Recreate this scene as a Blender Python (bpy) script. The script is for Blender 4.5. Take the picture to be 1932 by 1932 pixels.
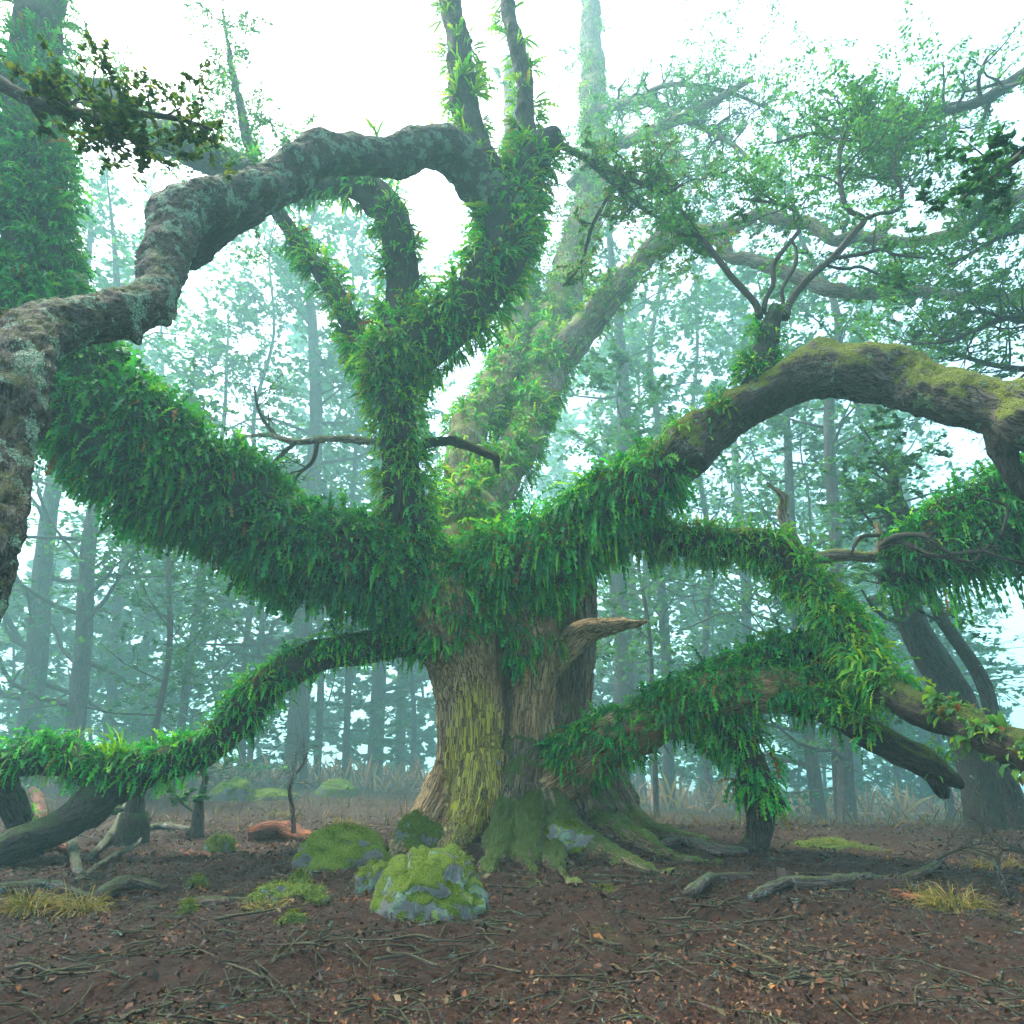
import bpy, bmesh, math
import numpy as np
from mathutils import Vector, Matrix

for o in list(bpy.data.objects):
    bpy.data.objects.remove(o)
SC = bpy.context.scene
COL = SC.collection
RNG = np.random.default_rng(7)

# ------------------------------------------------------------------ camera
TILT = math.radians(21.4)
CAM = np.array([0.0, 0.0, 1.0])
HALF = 966.0                       # picture coordinates run 0..1932
FPX = 1258.6
cam_d = bpy.data.cameras.new('camera')
cam = bpy.data.objects.new('camera', cam_d)
COL.objects.link(cam)
cam.location = CAM
cam.rotation_euler = (math.radians(90) + TILT, 0, 0)
cam_d.sensor_width = 36.0
cam_d.lens = 36.0 * FPX / (2 * HALF)
cam_d.clip_start = 0.05
cam_d.clip_end = 3000
SC.camera = cam

# ------------------------------------------------------------------ sky, sun, exposure
SUN_EL, SUN_ROT = math.radians(68), math.radians(305)
world = bpy.data.worlds.new('World')
SC.world = world
world.use_nodes = True
wn = world.node_tree
sky = wn.nodes.new('ShaderNodeTexSky')
sky.sky_type = 'NISHITA'
sky.sun_disc = False
sky.sun_elevation = SUN_EL
sky.sun_rotation = SUN_ROT
sky.air_density = 1.0
sky.dust_density = 4.0
sky.ozone_density = 1.0
bg = wn.nodes['Background']
wn.links.new(sky.outputs[0], bg.inputs[0])
bg.inputs[1].default_value = 0.11
sun_d = bpy.data.lights.new('sun', 'SUN')
sun_d.energy = 1.5
sun_d.angle = math.radians(16)
sun_d.color = (1.0, 0.96, 0.90)
sun = bpy.data.objects.new('sun', sun_d)
COL.objects.link(sun)
to_sun = Vector((math.sin(SUN_ROT) * math.cos(SUN_EL), math.cos(SUN_ROT) * math.cos(SUN_EL), math.sin(SUN_EL)))
sun.rotation_euler = to_sun.to_track_quat('Z', 'Y').to_euler()
sun.location = to_sun * 60
SC.view_settings.view_transform = 'Standard'
SC.view_settings.look = 'None'
SC.view_settings.exposure = 2.65
SC.view_settings.gamma = 1.0
SC.view_settings.use_curve_mapping = False
SC.render.engine = 'CYCLES'
SC.cycles.max_bounces = 4
SC.cycles.use_adaptive_sampling = True
SC.cycles.adaptive_threshold = 0.03
SC.cycles.adaptive_min_samples = 16
SC.cycles.diffuse_bounces = 2
SC.cycles.glossy_bounces = 1
SC.cycles.transmission_bounces = 3
SC.cycles.volume_bounces = 2
SC.cycles.use_denoising = True
HAZE_DENSITY = 0.0043

# ------------------------------------------------------------------ numeric helpers
_ct, _st = math.cos(TILT), math.sin(TILT)

def P(px, py, Y):
    """the world point seen at picture position px, py at the distance Y in front of the camera"""
    u = (px - HALF) / FPX
    v = (HALF - py) / FPX
    s = Y / (_ct - v * _st)
    return np.array([u * s, Y, CAM[2] + s * (_st + v * _ct)])

def depth(p):
    return (p[1] - CAM[1]) * _ct + (p[2] - CAM[2]) * _st

def project(V):
    d = V - CAM
    z = d[..., 1] * _ct + d[..., 2] * _st
    y = -d[..., 1] * _st + d[..., 2] * _ct
    return HALF + FPX * d[..., 0] / z, HALF - FPX * y / z, z

_TAB = np.random.default_rng(3).uniform(-1, 1, 65536)

def vnoise(p):
    p = np.asarray(p, float)
    i = np.floor(p).astype(np.int64)
    f = p - i
    f = f * f * f * (f * (f * 6 - 15) + 10)
    r = np.zeros(p.shape[:-1])
    for dx in (0, 1):
        wx = f[..., 0] if dx else 1 - f[..., 0]
        for dy in (0, 1):
            wy = f[..., 1] if dy else 1 - f[..., 1]
            for dz in (0, 1):
                wz = f[..., 2] if dz else 1 - f[..., 2]
                h = ((i[..., 0] + dx) * 73856093) ^ ((i[..., 1] + dy) * 19349663) ^ ((i[..., 2] + dz) * 83492791)
                h = (h ^ (h >> 13)) * 1274126177
                r += wx * wy * wz * _TAB[(h ^ (h >> 16)) & 65535]
    return r

def fbm(p, octv=3, gain=0.5):
    a, t, r = 1.0, 0.0, 0.0
    p = np.asarray(p, float)
    for k in range(octv):
        r = r + a * vnoise(p + 17.3 * k)
        t += a
        a *= gain
        p = p * 2.03
    return r / t

def unit(v):
    return v / np.maximum(np.linalg.norm(v, axis=-1, keepdims=True), 1e-9)

def smooth(a, b, x):
    t = np.clip((x - a) / (b - a), 0, 1)
    return t * t * (3 - 2 * t)

def ground_z(x, y):
    x = np.asarray(x, float)
    y = np.asarray(y, float)
    side = smooth(-0.45, 0.55, x / np.maximum(y, 1.0))
    k = 0.012 * (1 - side) - 0.050 * side
    far = np.clip(y - 12.5, 0, None)
    z = k * np.minimum(far, 90) * smooth(0, 6, far)
    mound = 0.16 * np.exp(-(((x - 0.6) / 3.2) ** 2 + ((y - 11.5) / 2.6) ** 2))
    q = np.stack([x, y, np.zeros_like(x)], -1)
    fine = np.clip(1.5 - y / 30, 0.15, 1)
    return z + mound + 0.10 * fbm(q * 0.55, 3) + 0.075 * fine * fbm(q * 2.1 + 5, 3) + 0.035 * fine * fbm(q * 7 + 3, 2)

def ground_pt(px, Y):
    z = 0.0
    for _ in range(4):
        x = (px - HALF) / FPX * (Y * _ct + (z - CAM[2]) * _st)
        z = float(ground_z(x, Y))
    return np.array([x, Y, z])

def row_Y(py):
    """distance at which flat ground appears on picture row py"""
    ang = math.atan((py - HALF) / FPX) - TILT
    return CAM[2] / math.tan(ang)

def on_ground(px, py, r):
    Y = row_Y(py)
    for _ in range(5):
        g = ground_pt(px, Y)
        ang = math.atan((py - HALF) / FPX) - TILT
        Y = (CAM[2] - g[2]) / math.tan(ang)
    g = ground_pt(px, Y)
    return g

# ------------------------------------------------------------------ mesh helpers
def mesh(name, V, quads=None, tris=None, mats=(), smoothed=True, col=None, vec=None):
    me = bpy.data.meshes.new(name)
    V = np.asarray(V, np.float32).reshape(-1, 3)
    me.vertices.add(len(V))
    me.vertices.foreach_set('co', V.ravel())
    parts, starts, n = [], [], 0
    for F, k in ((quads, 4), (tris, 3)):
        if F is not None and len(F):
            F = np.asarray(F, np.int32).reshape(-1, k)
            parts.append(F.ravel())
            starts.append(n + k * np.arange(len(F)))
            n += F.size
    if parts:
        li = np.concatenate(parts)
        ls = np.concatenate(starts)
        me.loops.add(len(li))
        me.loops.foreach_set('vertex_index', li)
        me.polygons.add(len(ls))
        me.polygons.foreach_set('loop_start', ls.astype(np.int32))
        me.polygons.foreach_set('use_smooth', np.full(len(ls), smoothed))
    if col is not None:
        a = me.attributes.new('tint', 'FLOAT_COLOR', 'POINT')
        c = np.ones((len(V), 4), np.float32)
        c[:, :3] = np.asarray(col).reshape(-1, 3)
        a.data.foreach_set('color', c.ravel())
    if vec is not None:
        a = me.attributes.new('grain', 'FLOAT_VECTOR', 'POINT')
        a.data.foreach_set('vector', np.asarray(vec, np.float32).ravel())
    me.update(calc_edges=True)
    for m in mats:
        me.materials.append(m)
    return me

def link(name, me, parent=None, **props):
    o = bpy.data.objects.new(name, me)
    COL.objects.link(o)
    if parent is not None:
        o.parent = parent
        base = parent
        while base.parent is not None:
            base = base.parent
        if parent.parent is None:
            o.matrix_parent_inverse = Matrix.Translation(-parent.location)
    for k, v in props.items():
        o[k] = v
    return o

def empty(name, loc, **props):
    o = bpy.data.objects.new(name, None)
    COL.objects.link(o)
    o.location = Vector(loc)
    o.empty_display_size = 0.3
    for k, v in props.items():
        o[k] = v
    return o

class Bag:
    """collects vertices and faces of several shapes into one mesh"""
    def __init__(s):
        s.V, s.Q, s.T, s.C, s.G, s.n = [], [], [], [], [], 0
    def add(s, V, Q=None, T=None, col=None, vec=None):
        V = np.asarray(V, float).reshape(-1, 3)
        if Q is not None and len(Q):
            s.Q.append(np.asarray(Q, np.int64).reshape(-1, 4) + s.n)
        if T is not None and len(T):
            s.T.append(np.asarray(T, np.int64).reshape(-1, 3) + s.n)
        s.V.append(V)
        if col is not None:
            s.C.append(np.broadcast_to(np.asarray(col, float).reshape(-1, 3), (len(V), 3)) if np.asarray(col).size == 3 else np.asarray(col, float).reshape(-1, 3))
        if vec is not None:
            s.G.append(np.asarray(vec, float).reshape(-1, 3))
        s.n += len(V)
    def mesh(s, name, mats, smoothed=True):
        return mesh(name, np.concatenate(s.V), np.concatenate(s.Q) if s.Q else None, np.concatenate(s.T) if s.T else None,
                    mats, smoothed, np.concatenate(s.C) if s.C else None, np.concatenate(s.G) if s.G else None)

class Path:
    pass

def path(ctrl, step=0.07):
    """smooth curve through control points (x, y, z, radius)"""
    C = np.asarray(ctrl, float)
    E = np.vstack([2 * C[0] - C[1], C, 2 * C[-1] - C[-2]])
    E[0, 3], E[-1, 3] = C[0, 3], C[-1, 3]
    out = []
    t = np.linspace(0, 1, 25)[:-1, None]
    for i in range(1, len(E) - 2):
        a, b, c, d = E[i - 1], E[i], E[i + 1], E[i + 2]
        out.append(0.5 * (2 * b + (c - a) * t + (2 * a - 5 * b + 4 * c - d) * t ** 2 + (3 * b - a - 3 * c + d) * t ** 3))
    D = np.vstack(out + [C[-1:]])
    s = np.concatenate([[0], np.cumsum(np.linalg.norm(np.diff(D[:, :3], axis=0), axis=1))])
    n = max(3, int(s[-1] / step) + 1)
    ss = np.linspace(0, s[-1], n)
    p = Path()
    D = np.stack([np.interp(ss, s, D[:, k]) for k in range(4)], 1)
    p.p, p.r, p.s, p.len = D[:, :3], np.maximum(D[:, 3], 0.002), ss, s[-1]
    p.t = unit(np.gradient(p.p, axis=0))
    N = np.zeros_like(p.p)
    ref = np.array([0, 0, 1.0]) if abs(p.t[0, 2]) < 0.9 else np.array([0, 1.0, 0])
    N[0] = unit(ref - p.t[0] * (ref @ p.t[0]))
    for i in range(1, n):
        v = N[i - 1] - p.t[i] * (N[i - 1] @ p.t[i])
        N[i] = v / max(np.linalg.norm(v), 1e-9)
    p.n = N
    p.b = np.cross(p.t, N)
    return p

def pxpath(pts, step=0.07):
    C = []
    for (x, y, Y, r) in pts:
        w = P(x, y, Y)
        C.append([*w, r * depth(w) / FPX])
    return path(C, step)

def tube(p, seg=20, lump=0.10, ridge=0.0, freq=9.0, stretch=0.22, lobes=None, seed=0.0, cap=True, knots=0, knot_from=0.0):
    th = np.linspace(0, 2 * np.pi, seg, endpoint=False)
    cs, sn = np.cos(th), np.sin(th)
    out = cs[None, :, None] * p.n[:, None, :] + sn[None, :, None] * p.b[:, None, :]
    R = np.repeat(p.r[:, None], seg, 1)
    V0 = p.p[:, None, :] + R[..., None] * out
    g = np.stack([R * cs[None], R * sn[None], np.repeat(p.s[:, None], seg, 1)], -1)
    if lump:
        rr = max(float(np.median(p.r)), 0.01)
        R = R * (1 + lump * fbm(V0 / rr * 0.45 + seed, 3) * 1.6)
    if ridge:
        q = g * np.array([freq, freq, freq * stretch]) + seed * 3.1
        a = 1 - np.abs(fbm(q, 2)) * 2.2
        b = 1 - np.abs(fbm(q * 2.3 + 9, 2)) * 2.2
        R = R + ridge * (a + 0.5 * b - 0.9)
    if knots:
        kr = np.random.default_rng(int(seed * 997) + 5)
        for _ in range(knots):
            i = kr.integers(int(knot_from * (len(p.p) - 1)), len(p.p))
            t0 = kr.uniform(0, 2 * np.pi)
            w = p.r[i] * kr.uniform(0.35, 0.9)
            dth = np.abs((th - t0 + np.pi) % (2 * np.pi) - np.pi) * p.r[i]
            e = np.exp(-((p.s[:, None] - p.s[i]) ** 2 + dth[None] ** 2) / (w * w))
            R = R + p.r[i] * kr.uniform(0.12, 0.42) * (e - 0.55 * np.exp(-((p.s[:, None] - p.s[i]) ** 2 + dth[None] ** 2) / (0.10 * w * w)) * kr.integers(0, 2))
    if lobes is not None:
        R = R * lobes(th[None, :], p.s[:, None])
    V = p.p[:, None, :] + R[..., None] * out
    m = len(p.p)
    idx = np.arange(m * seg).reshape(m, seg)
    q = np.stack([idx[:-1], np.roll(idx[:-1], -1, 1), np.roll(idx[1:], -1, 1), idx[1:]], -1).reshape(-1, 4)
    V, g = V.reshape(-1, 3), g.reshape(-1, 3)
    T = None
    if cap:
        n = len(V)
        V = np.vstack([V, p.p[:1] - p.t[:1] * p.r[0] * 0.2, p.p[-1:] + p.t[-1:] * p.r[-1] * 0.35])
        g = np.vstack([g, [[0, 0, 0]], [[0, 0, p.len]]])
        a, b = idx[0], idx[-1]
        T = np.vstack([np.stack([np.roll(a, -1), a, np.full(seg, n)], 1), np.stack([b, np.roll(b, -1), np.full(seg, n + 1)], 1)])
    return V, q, T, g

# ------------------------------------------------------------------ materials
def new_mat(name):
    m = bpy.data.materials.new(name)
    m.use_nodes = True
    t = m.node_tree
    t.nodes.clear()
    return m, t

class NT:
    def __init__(s, t):
        s.t = t
    def n(s, kind, **kw):
        nd = s.t.nodes.new('ShaderNode' + kind)
        for k, v in kw.items():
            setattr(nd, k, v)
        return nd
    def set(s, sock, v):
        if hasattr(v, 'is_output'):
            s.t.links.new(v, sock)
        else:
            sock.default_value = v
    def attr(s, name):
        return s.n('Attribute', attribute_name=name)
    def mapv(s, vec, scale):
        m = s.n('Mapping')
        s.set(m.inputs['Vector'], vec)
        m.inputs['Scale'].default_value = scale
        return m.outputs[0]
    def noise(s, vec, scale=1.0, detail=4.0, rough=0.55, dist=0.0):
        nd = s.n('TexNoise')
        s.set(nd.inputs['Vector'], vec)
        nd.inputs['Scale'].default_value = scale
        nd.inputs['Detail'].default_value = detail
        nd.inputs['Roughness'].default_value = rough
        nd.inputs['Distortion'].default_value = dist
        return nd.outputs[0]
    def voro(s, vec, scale=1.0, feature='F1', out=0):
        nd = s.n('TexVoronoi', feature=feature)
        s.set(nd.inputs['Vector'], vec)
        nd.inputs['Scale'].default_value = scale
        return nd.outputs[out]
    def ramp(s, v, a, b):
        nd = s.n('MapRange', interpolation_type='SMOOTHSTEP')
        s.set(nd.inputs[0], v)
        nd.inputs[1].default_value = a
        nd.inputs[2].default_value = b
        nd.inputs[3].default_value = 0.0
        nd.inputs[4].default_value = 1.0
        return nd.outputs[0]
    def math(s, op, a, b=0.0):
        nd = s.n('Math', operation=op)
        s.set(nd.inputs[0], a)
        s.set(nd.inputs[1], b)
        return nd.outputs[0]
    def mix(s, f, a, b):
        nd = s.n('Mix', data_type='RGBA')
        s.set(nd.inputs[0], f)
        s.set(nd.inputs[6], (*a, 1) if isinstance(a, tuple) else a)
        s.set(nd.inputs[7], (*b, 1) if isinstance(b, tuple) else b)
        return nd.outputs[2]
    def bump(s, h, strength=0.5, dist=0.02, normal=None):
        nd = s.n('Bump')
        nd.inputs['Strength'].default_value = strength
        nd.inputs['Distance'].default_value = dist
        s.set(nd.inputs['Height'], h)
        if normal is not None:
            s.set(nd.inputs['Normal'], normal)
        return nd.outputs[0]
    def principled(s, color, rough=0.9, spec=0.25, normal=None):
        b = s.n('BsdfPrincipled')
        s.set(b.inputs['Base Color'], (*color, 1) if isinstance(color, tuple) else color)
        s.set(b.inputs['Roughness'], rough)
        b.inputs['Specular IOR Level'].default_value = spec
        if normal is not None:
            s.set(b.inputs['Normal'], normal)
        o = s.n('OutputMaterial')
        s.t.links.new(b.outputs[0], o.inputs[0])
        return b, o

def bark_mat(name, dark, light, grain=9.0, stretch=0.2, moss=0.0, moss_col=(0.055, 0.085, 0.012), top=0.35,
             lichen=0.0, lichen_col=(0.30, 0.42, 0.30), lichen_scale=3.0, yellow=None, bump=0.6, side_moss=0.0, wet=0.85):
    m, t = new_mat(name)
    k = NT(t)
    g = k.attr('grain').outputs['Vector']
    pos = k.n('NewGeometry')
    q = k.mapv(g, (grain, grain, grain * stretch))
    n1 = k.noise(q, 1.0, 6, 0.62, 0.6)
    q2 = k.mapv(g, (grain * 1.7, grain * 1.7, grain * stretch * 1.1))
    crack = k.math('ABSOLUTE', k.math('SUBTRACT', k.noise(q2, 1.0, 4, 0.6, 1.2), 0.5))
    fine = k.noise(k.mapv(g, (grain * 5, grain * 5, grain * 2)), 1.0, 4, 0.65)
    h = k.math('ADD', k.math('MULTIPLY', k.ramp(crack, 0.0, 0.09), 0.55), k.math('MULTIPLY', n1, 0.75))
    h = k.math('ADD', h, k.math('MULTIPLY', fine, 0.45))
    c = k.mix(k.ramp(h, 0.45, 1.35), dark, light)
    big = k.noise(pos.outputs['Position'], 1.3, 3, 0.5)
    c = k.mix(k.math('MULTIPLY', k.ramp(big, 0.42, 0.68), 0.45), c, tuple(0.55 * a + 0.45 * b for a, b in zip(dark, (light[0] * 1.1, light[1] * 0.72, light[2] * 0.55))))
    hb = h
    if yellow is not None:
        (yx, yz, rx, rz, yy) = yellow
        sep = k.n('SeparateXYZ')
        k.set(sep.inputs[0], pos.outputs['Position'])
        dx = k.math('MULTIPLY', k.math('SUBTRACT', sep.outputs[0], yx), 1.0 / rx)
        dz = k.math('MULTIPLY', k.math('SUBTRACT', sep.outputs[2], yz), 1.0 / rz)
        dd = k.math('ADD', k.math('MULTIPLY', dx, dx), k.math('MULTIPLY', dz, dz))
        inside = k.math('SUBTRACT', 1.0, k.ramp(dd, 0.25, 1.0))
        streak = k.noise(k.mapv(g, (17, 17, 1.3)), 1.0, 6, 0.68, 0.5)
        f = k.ramp(k.math('ADD', k.math('MULTIPLY', streak, 1.0), k.math('MULTIPLY', inside, 0.42)), 0.74, 0.92)
        f = k.math('MULTIPLY', f, k.math('MULTIPLY', k.ramp(dd, 1.05, 0.9), k.ramp(h, 0.65, 1.10)))
        c = k.mix(k.math('MULTIPLY', f, 0.95), c, k.mix(fine, (0.28, 0.22, 0.03), (0.74, 0.64, 0.05)))
    if lichen:
        ln = k.noise(pos.outputs['Position'], lichen_scale, 7, 0.68, 0.2)
        lf = k.ramp(ln, 0.67 - 0.20 * lichen, 0.69 - 0.20 * lichen)
        cell = k.voro(pos.outputs['Position'], 34.0, 'DISTANCE_TO_EDGE')
        lf = k.math('MULTIPLY', lf, k.ramp(cell, 0.0, 0.12))
        lc = k.mix(k.noise(pos.outputs['Position'], 14, 4, 0.6), tuple(0.55 * a for a in lichen_col), tuple(min(1, 1.25 * a) for a in lichen_col))
        c = k.mix(lf, c, lc)
        hb = k.math('ADD', hb, k.math('MULTIPLY', lf, 0.25))
    if moss or side_moss:
        sepn = k.n('SeparateXYZ')
        k.set(sepn.inputs[0], pos.outputs['Normal'])
        mn = k.noise(pos.outputs['Position'], 4.2, 6, 0.65)
        mv = k.math('ADD', k.math('MULTIPLY', sepn.outputs[2], 0.35 if moss else 0.05), k.math('MULTIPLY', mn, 0.9))
        mf = k.math('MULTIPLY', k.ramp(mv, 0.45 + top * 0.4 - 0.08, 0.45 + top * 0.4 + 0.10), max(moss, side_moss))
        mfine = k.noise(pos.outputs['Position'], 60, 3, 0.7)
        mc = k.mix(k.ramp(mfine, 0.3, 0.75), tuple(0.45 * a for a in moss_col), tuple(1.5 * a for a in moss_col))
        c = k.mix(mf, c, mc)
        hb = k.math('ADD', hb, k.math('MULTIPLY', mf, k.math('ADD', 0.25, k.math('MULTIPLY', mfine, 0.6))))
    nb = k.bump(hb, bump, 0.05)
    k.principled(c, wet, 0.3, nb)
    return m

def leaf_mat(name, trans=0.35, trans_tint=(1.6, 1.7, 0.55), rough=0.5, spec=0.35):
    m, t = new_mat(name)
    k = NT(t)
    a = k.attr('tint').outputs['Color']
    nz = k.noise(k.n('NewGeometry').outputs['Position'], 25, 2, 0.5)
    c = k.mix(k.math('MULTIPLY', nz, 0.5), a, k.mix(0.5, a, (0.01, 0.02, 0.008)))
    b, o = k.principled(c, rough, spec)
    tr = k.n('BsdfTranslucent')
    mul = k.n('Mix', data_type='RGBA', blend_type='MULTIPLY')
    mul.inputs[0].default_value = 1.0
    k.set(mul.inputs[6], a)
    mul.inputs[7].default_value = (*trans_tint, 1)
    k.set(tr.inputs[0], mul.outputs[2])
    mx = k.n('MixShader')
    mx.inputs[0].default_value = trans
    t.links.new(b.outputs[0], mx.inputs[1])
    t.links.new(tr.outputs[0], mx.inputs[2])
    t.links.new(mx.outputs[0], o.inputs[0])
    return m

def rock_mat(name, moss=0.6, moss_col=(0.14, 0.22, 0.015), lichen=0.5, seed=0.0):
    m, t = new_mat(name)
    k = NT(t)
    geo = k.n('NewGeometry')
    pos = k.n('VectorMath', operation='ADD')
    k.set(pos.inputs[0], geo.outputs['Position'])
    pos.inputs[1].default_value = (seed, seed * 2, seed)
    pos = pos.outputs[0]
    sp = k.n('SeparateXYZ')
    k.set(sp.inputs[0], geo.outputs['Normal'])
    base = k.mix(k.noise(pos, 40, 5, 0.7), (0.045, 0.044, 0.040), (0.23, 0.225, 0.20))
    base = k.mix(k.ramp(k.noise(pos, 3, 3, 0.5), 0.4, 0.7), base, (0.13, 0.13, 0.12))
    ln = k.noise(pos, 5.5, 7, 0.7, 0.3)
    lf = k.math('MULTIPLY', k.ramp(ln, 0.60 - 0.09 * lichen, 0.66 - 0.09 * lichen), 0.85)
    lc = k.mix(k.noise(pos, 22, 3, 0.6), (0.07, 0.13, 0.07), (0.26, 0.38, 0.24))
    c = k.mix(lf, base, lc)
    yn = k.noise(pos, 8, 6, 0.7, 0.2)
    c = k.mix(k.math('MULTIPLY', k.ramp(yn, 0.57, 0.62), lichen), c, (0.24, 0.30, 0.05))
    mn = k.noise(pos, 3.2, 6, 0.62)
    mv = k.math('ADD', k.math('MULTIPLY', sp.outputs[2], 0.42), k.math('MULTIPLY', mn, 0.9))
    mf = k.ramp(mv, 0.92 - 0.45 * moss, 0.99 - 0.45 * moss)
    fine = k.noise(pos, 75, 3, 0.75)
    c = k.mix(mf, c, k.mix(k.ramp(fine, 0.28, 0.75), tuple(0.4 * a for a in moss_col), tuple(1.5 * a for a in moss_col)))
    h = k.math('ADD', k.math('MULTIPLY', k.noise(pos, 30, 5, 0.7), 0.3), k.math('MULTIPLY', lf, 0.12))
    h = k.math('ADD', h, k.math('MULTIPLY', mf, k.math('ADD', 0.5, k.math('MULTIPLY', fine, 0.8))))
    k.principled(c, 0.9, 0.2, k.bump(h, 0.8, 0.03))
    return m

def ground_mat():
    m, t = new_mat('forest_floor')
    k = NT(t)
    pos = k.n('NewGeometry').outputs['Position']
    c = k.mix(k.noise(pos, 18, 6, 0.75), (0.006, 0.003, 0.0015), (0.048, 0.019, 0.007))  # floor browns set darker to stand for shade under the canopy
    c = k.mix(k.math('MULTIPLY', k.ramp(k.noise(pos, 5, 4, 0.6), 0.45, 0.7), 0.55), c, k.mix(k.noise(pos, 70, 2, 0.6), (0.02, 0.008, 0.004), (0.085, 0.030, 0.012)))
    c = k.mix(k.math('MULTIPLY', k.ramp(k.noise(pos, 1.1, 5, 0.62), 0.58, 0.70), 0.55), c, k.mix(k.noise(pos, 50, 3, 0.7), (0.02, 0.03, 0.006), (0.10, 0.12, 0.025)))
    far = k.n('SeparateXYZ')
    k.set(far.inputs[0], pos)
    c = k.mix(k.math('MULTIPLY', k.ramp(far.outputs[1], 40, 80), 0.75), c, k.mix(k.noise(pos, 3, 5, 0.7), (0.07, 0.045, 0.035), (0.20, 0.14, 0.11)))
    h = k.math('ADD', k.noise(pos, 22, 6, 0.8), k.math('MULTIPLY', k.voro(pos, 40), 0.5))
    k.principled(c, 0.9, 0.25, k.bump(h, 0.9, 0.04))
    return m

M = {}
M['trunk'] = bark_mat('furrowed_brown_bark', (0.060, 0.038, 0.017), (0.58, 0.38, 0.175), 13, 0.15, moss=0.5, top=0.62, lichen=0.18,
                      lichen_col=(0.32, 0.34, 0.27), yellow=(*P(893, 1440, 10.4)[[0, 2]], 0.62, 1.65, 0), bump=0.9)
M['root'] = bark_mat('mossy_root_bark', (0.035, 0.027, 0.016), (0.30, 0.215, 0.125), 11, 0.14, moss=0.95, moss_col=(0.085, 0.130, 0.014), top=0.34, lichen=0.1, bump=0.9)
M['wet_bark'] = bark_mat('dark_wet_bark', (0.012, 0.012, 0.010), (0.075, 0.062, 0.045), 11, 0.3, moss=0.8, moss_col=(0.035, 0.07, 0.014), top=0.35, lichen=0.05, bump=0.8)
M['grey_bark'] = bark_mat('lichen_grey_bark', (0.010, 0.009, 0.007), (0.115, 0.105, 0.075), 16, 0.5, moss=0.9, moss_col=(0.09, 0.10, 0.02), top=0.42,
                          lichen=0.70, lichen_col=(0.27, 0.42, 0.25), lichen_scale=4.6, bump=0.8)
M['arch_bark'] = bark_mat('flaking_brown_bark', (0.018, 0.014, 0.010), (0.17, 0.13, 0.095), 12, 0.35, moss=1.0, moss_col=(0.18, 0.215, 0.012), top=0.13,
                          lichen=0.35, lichen_col=(0.30, 0.42, 0.20), bump=1.0)
M['moss_bark'] = bark_mat('black_mossy_bark', (0.008, 0.006, 0.005), (0.070, 0.048, 0.034), 12, 0.35, moss=1.0, moss_col=(0.085, 0.11, 0.008), top=0.36, bump=0.9)
M['pale_bark'] = bark_mat('pale_mossy_bark', (0.07, 0.055, 0.04), (0.38, 0.30, 0.20), 9, 0.2, moss=0.9, moss_col=(0.17, 0.20, 0.03), top=0.22, lichen=0.3, bump=0.7)
M['far_bark'] = bark_mat('plain_forest_bark', (0.025, 0.022, 0.018), (0.11, 0.09, 0.07), 8, 0.2, moss=0.5, moss_col=(0.04, 0.08, 0.02), top=0.45, lichen=0.1, bump=0.6)
M['twig'] = bark_mat('dark_twig_bark', (0.02, 0.016, 0.012), (0.09, 0.07, 0.05), 22, 0.3, moss=0.5, moss_col=(0.08, 0.09, 0.02), top=0.5, lichen=0.15, bump=0.4)
M['dead_wood'] = bark_mat('dead_grey_wood', (0.03, 0.022, 0.017), (0.23, 0.17, 0.13), 20, 0.12, moss=0.7, moss_col=(0.06, 0.10, 0.025), top=0.5, lichen=0.4,
                          lichen_col=(0.28, 0.42, 0.36), lichen_scale=8, bump=0.8)
M['rotten'] = bark_mat('rotten_orange_wood', (0.015, 0.009, 0.007), (0.30, 0.10, 0.035), 14, 0.1, bump=1.0)
M['fern'] = leaf_mat('fern_frond', 0.36, (1.7, 1.6, 0.35), 0.55, 0.14)
M['leaf'] = leaf_mat('tree_leaf', 0.50, (1.4, 1.5, 0.5), 0.6, 0.12)
M['litter'] = leaf_mat('fallen_leaf', 0.1, (1, 1, 1), 0.7, 0.3)
M['grass'] = leaf_mat('grass_blade', 0.3, (1.2, 1.2, 0.7), 0.6, 0.3)
M['rock'] = rock_mat('lichen_boulder', 0.74, (0.09, 0.135, 0.012), 1.0, 0.0)
M['rock_moss'] = rock_mat('mossy_boulder', 0.95, (0.095, 0.145, 0.013), 0.35, 3.0)
M['moss'] = rock_mat('moss_cushion', 1.0, (0.075, 0.115, 0.014), 0.8, 8.0)
M['ground'] = ground_mat()

# ------------------------------------------------------------------ ground
def build_ground():
    ys = np.concatenate([np.linspace(1.5, 16, 210), np.linspace(16.2, 45, 45), np.geomspace(46, 900, 30)])
    us = np.concatenate([-np.geomspace(900, 1.4, 40)[:-1], np.linspace(-1.35, 1.35, 210), np.geomspace(1.4, 900, 40)[1:]])
    X, Y = np.meshgrid(us, ys)
    X = X * np.where(np.abs(X) < 1.4, np.maximum(Y, 4.0), np.maximum(Y, 4.0) ** np.where(np.abs(X) < 60, 1.0, 0.0))
    Z = ground_z(X, Y)
    V = np.stack([X, Y, Z], -1).reshape(-1, 3)
    m, n = X.shape
    i = np.arange(m * n).reshape(m, n)
    Q = np.stack([i[:-1, :-1], i[:-1, 1:], i[1:, 1:], i[1:, :-1]], -1).reshape(-1, 4)
    link('ground', mesh('ground', V, Q, None, [M['ground']]), kind='structure')
build_ground()

# ------------------------------------------------------------------ fern and leaf makers
def pal(n, cols, jit=0.25, rng=RNG):
    c = np.asarray(cols)[rng.integers(0, len(cols), n)]
    return c * (1 + rng.uniform(-jit, jit, (n, 1))) * (1 + rng.uniform(-0.08, 0.08, (n, 3)))

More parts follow.
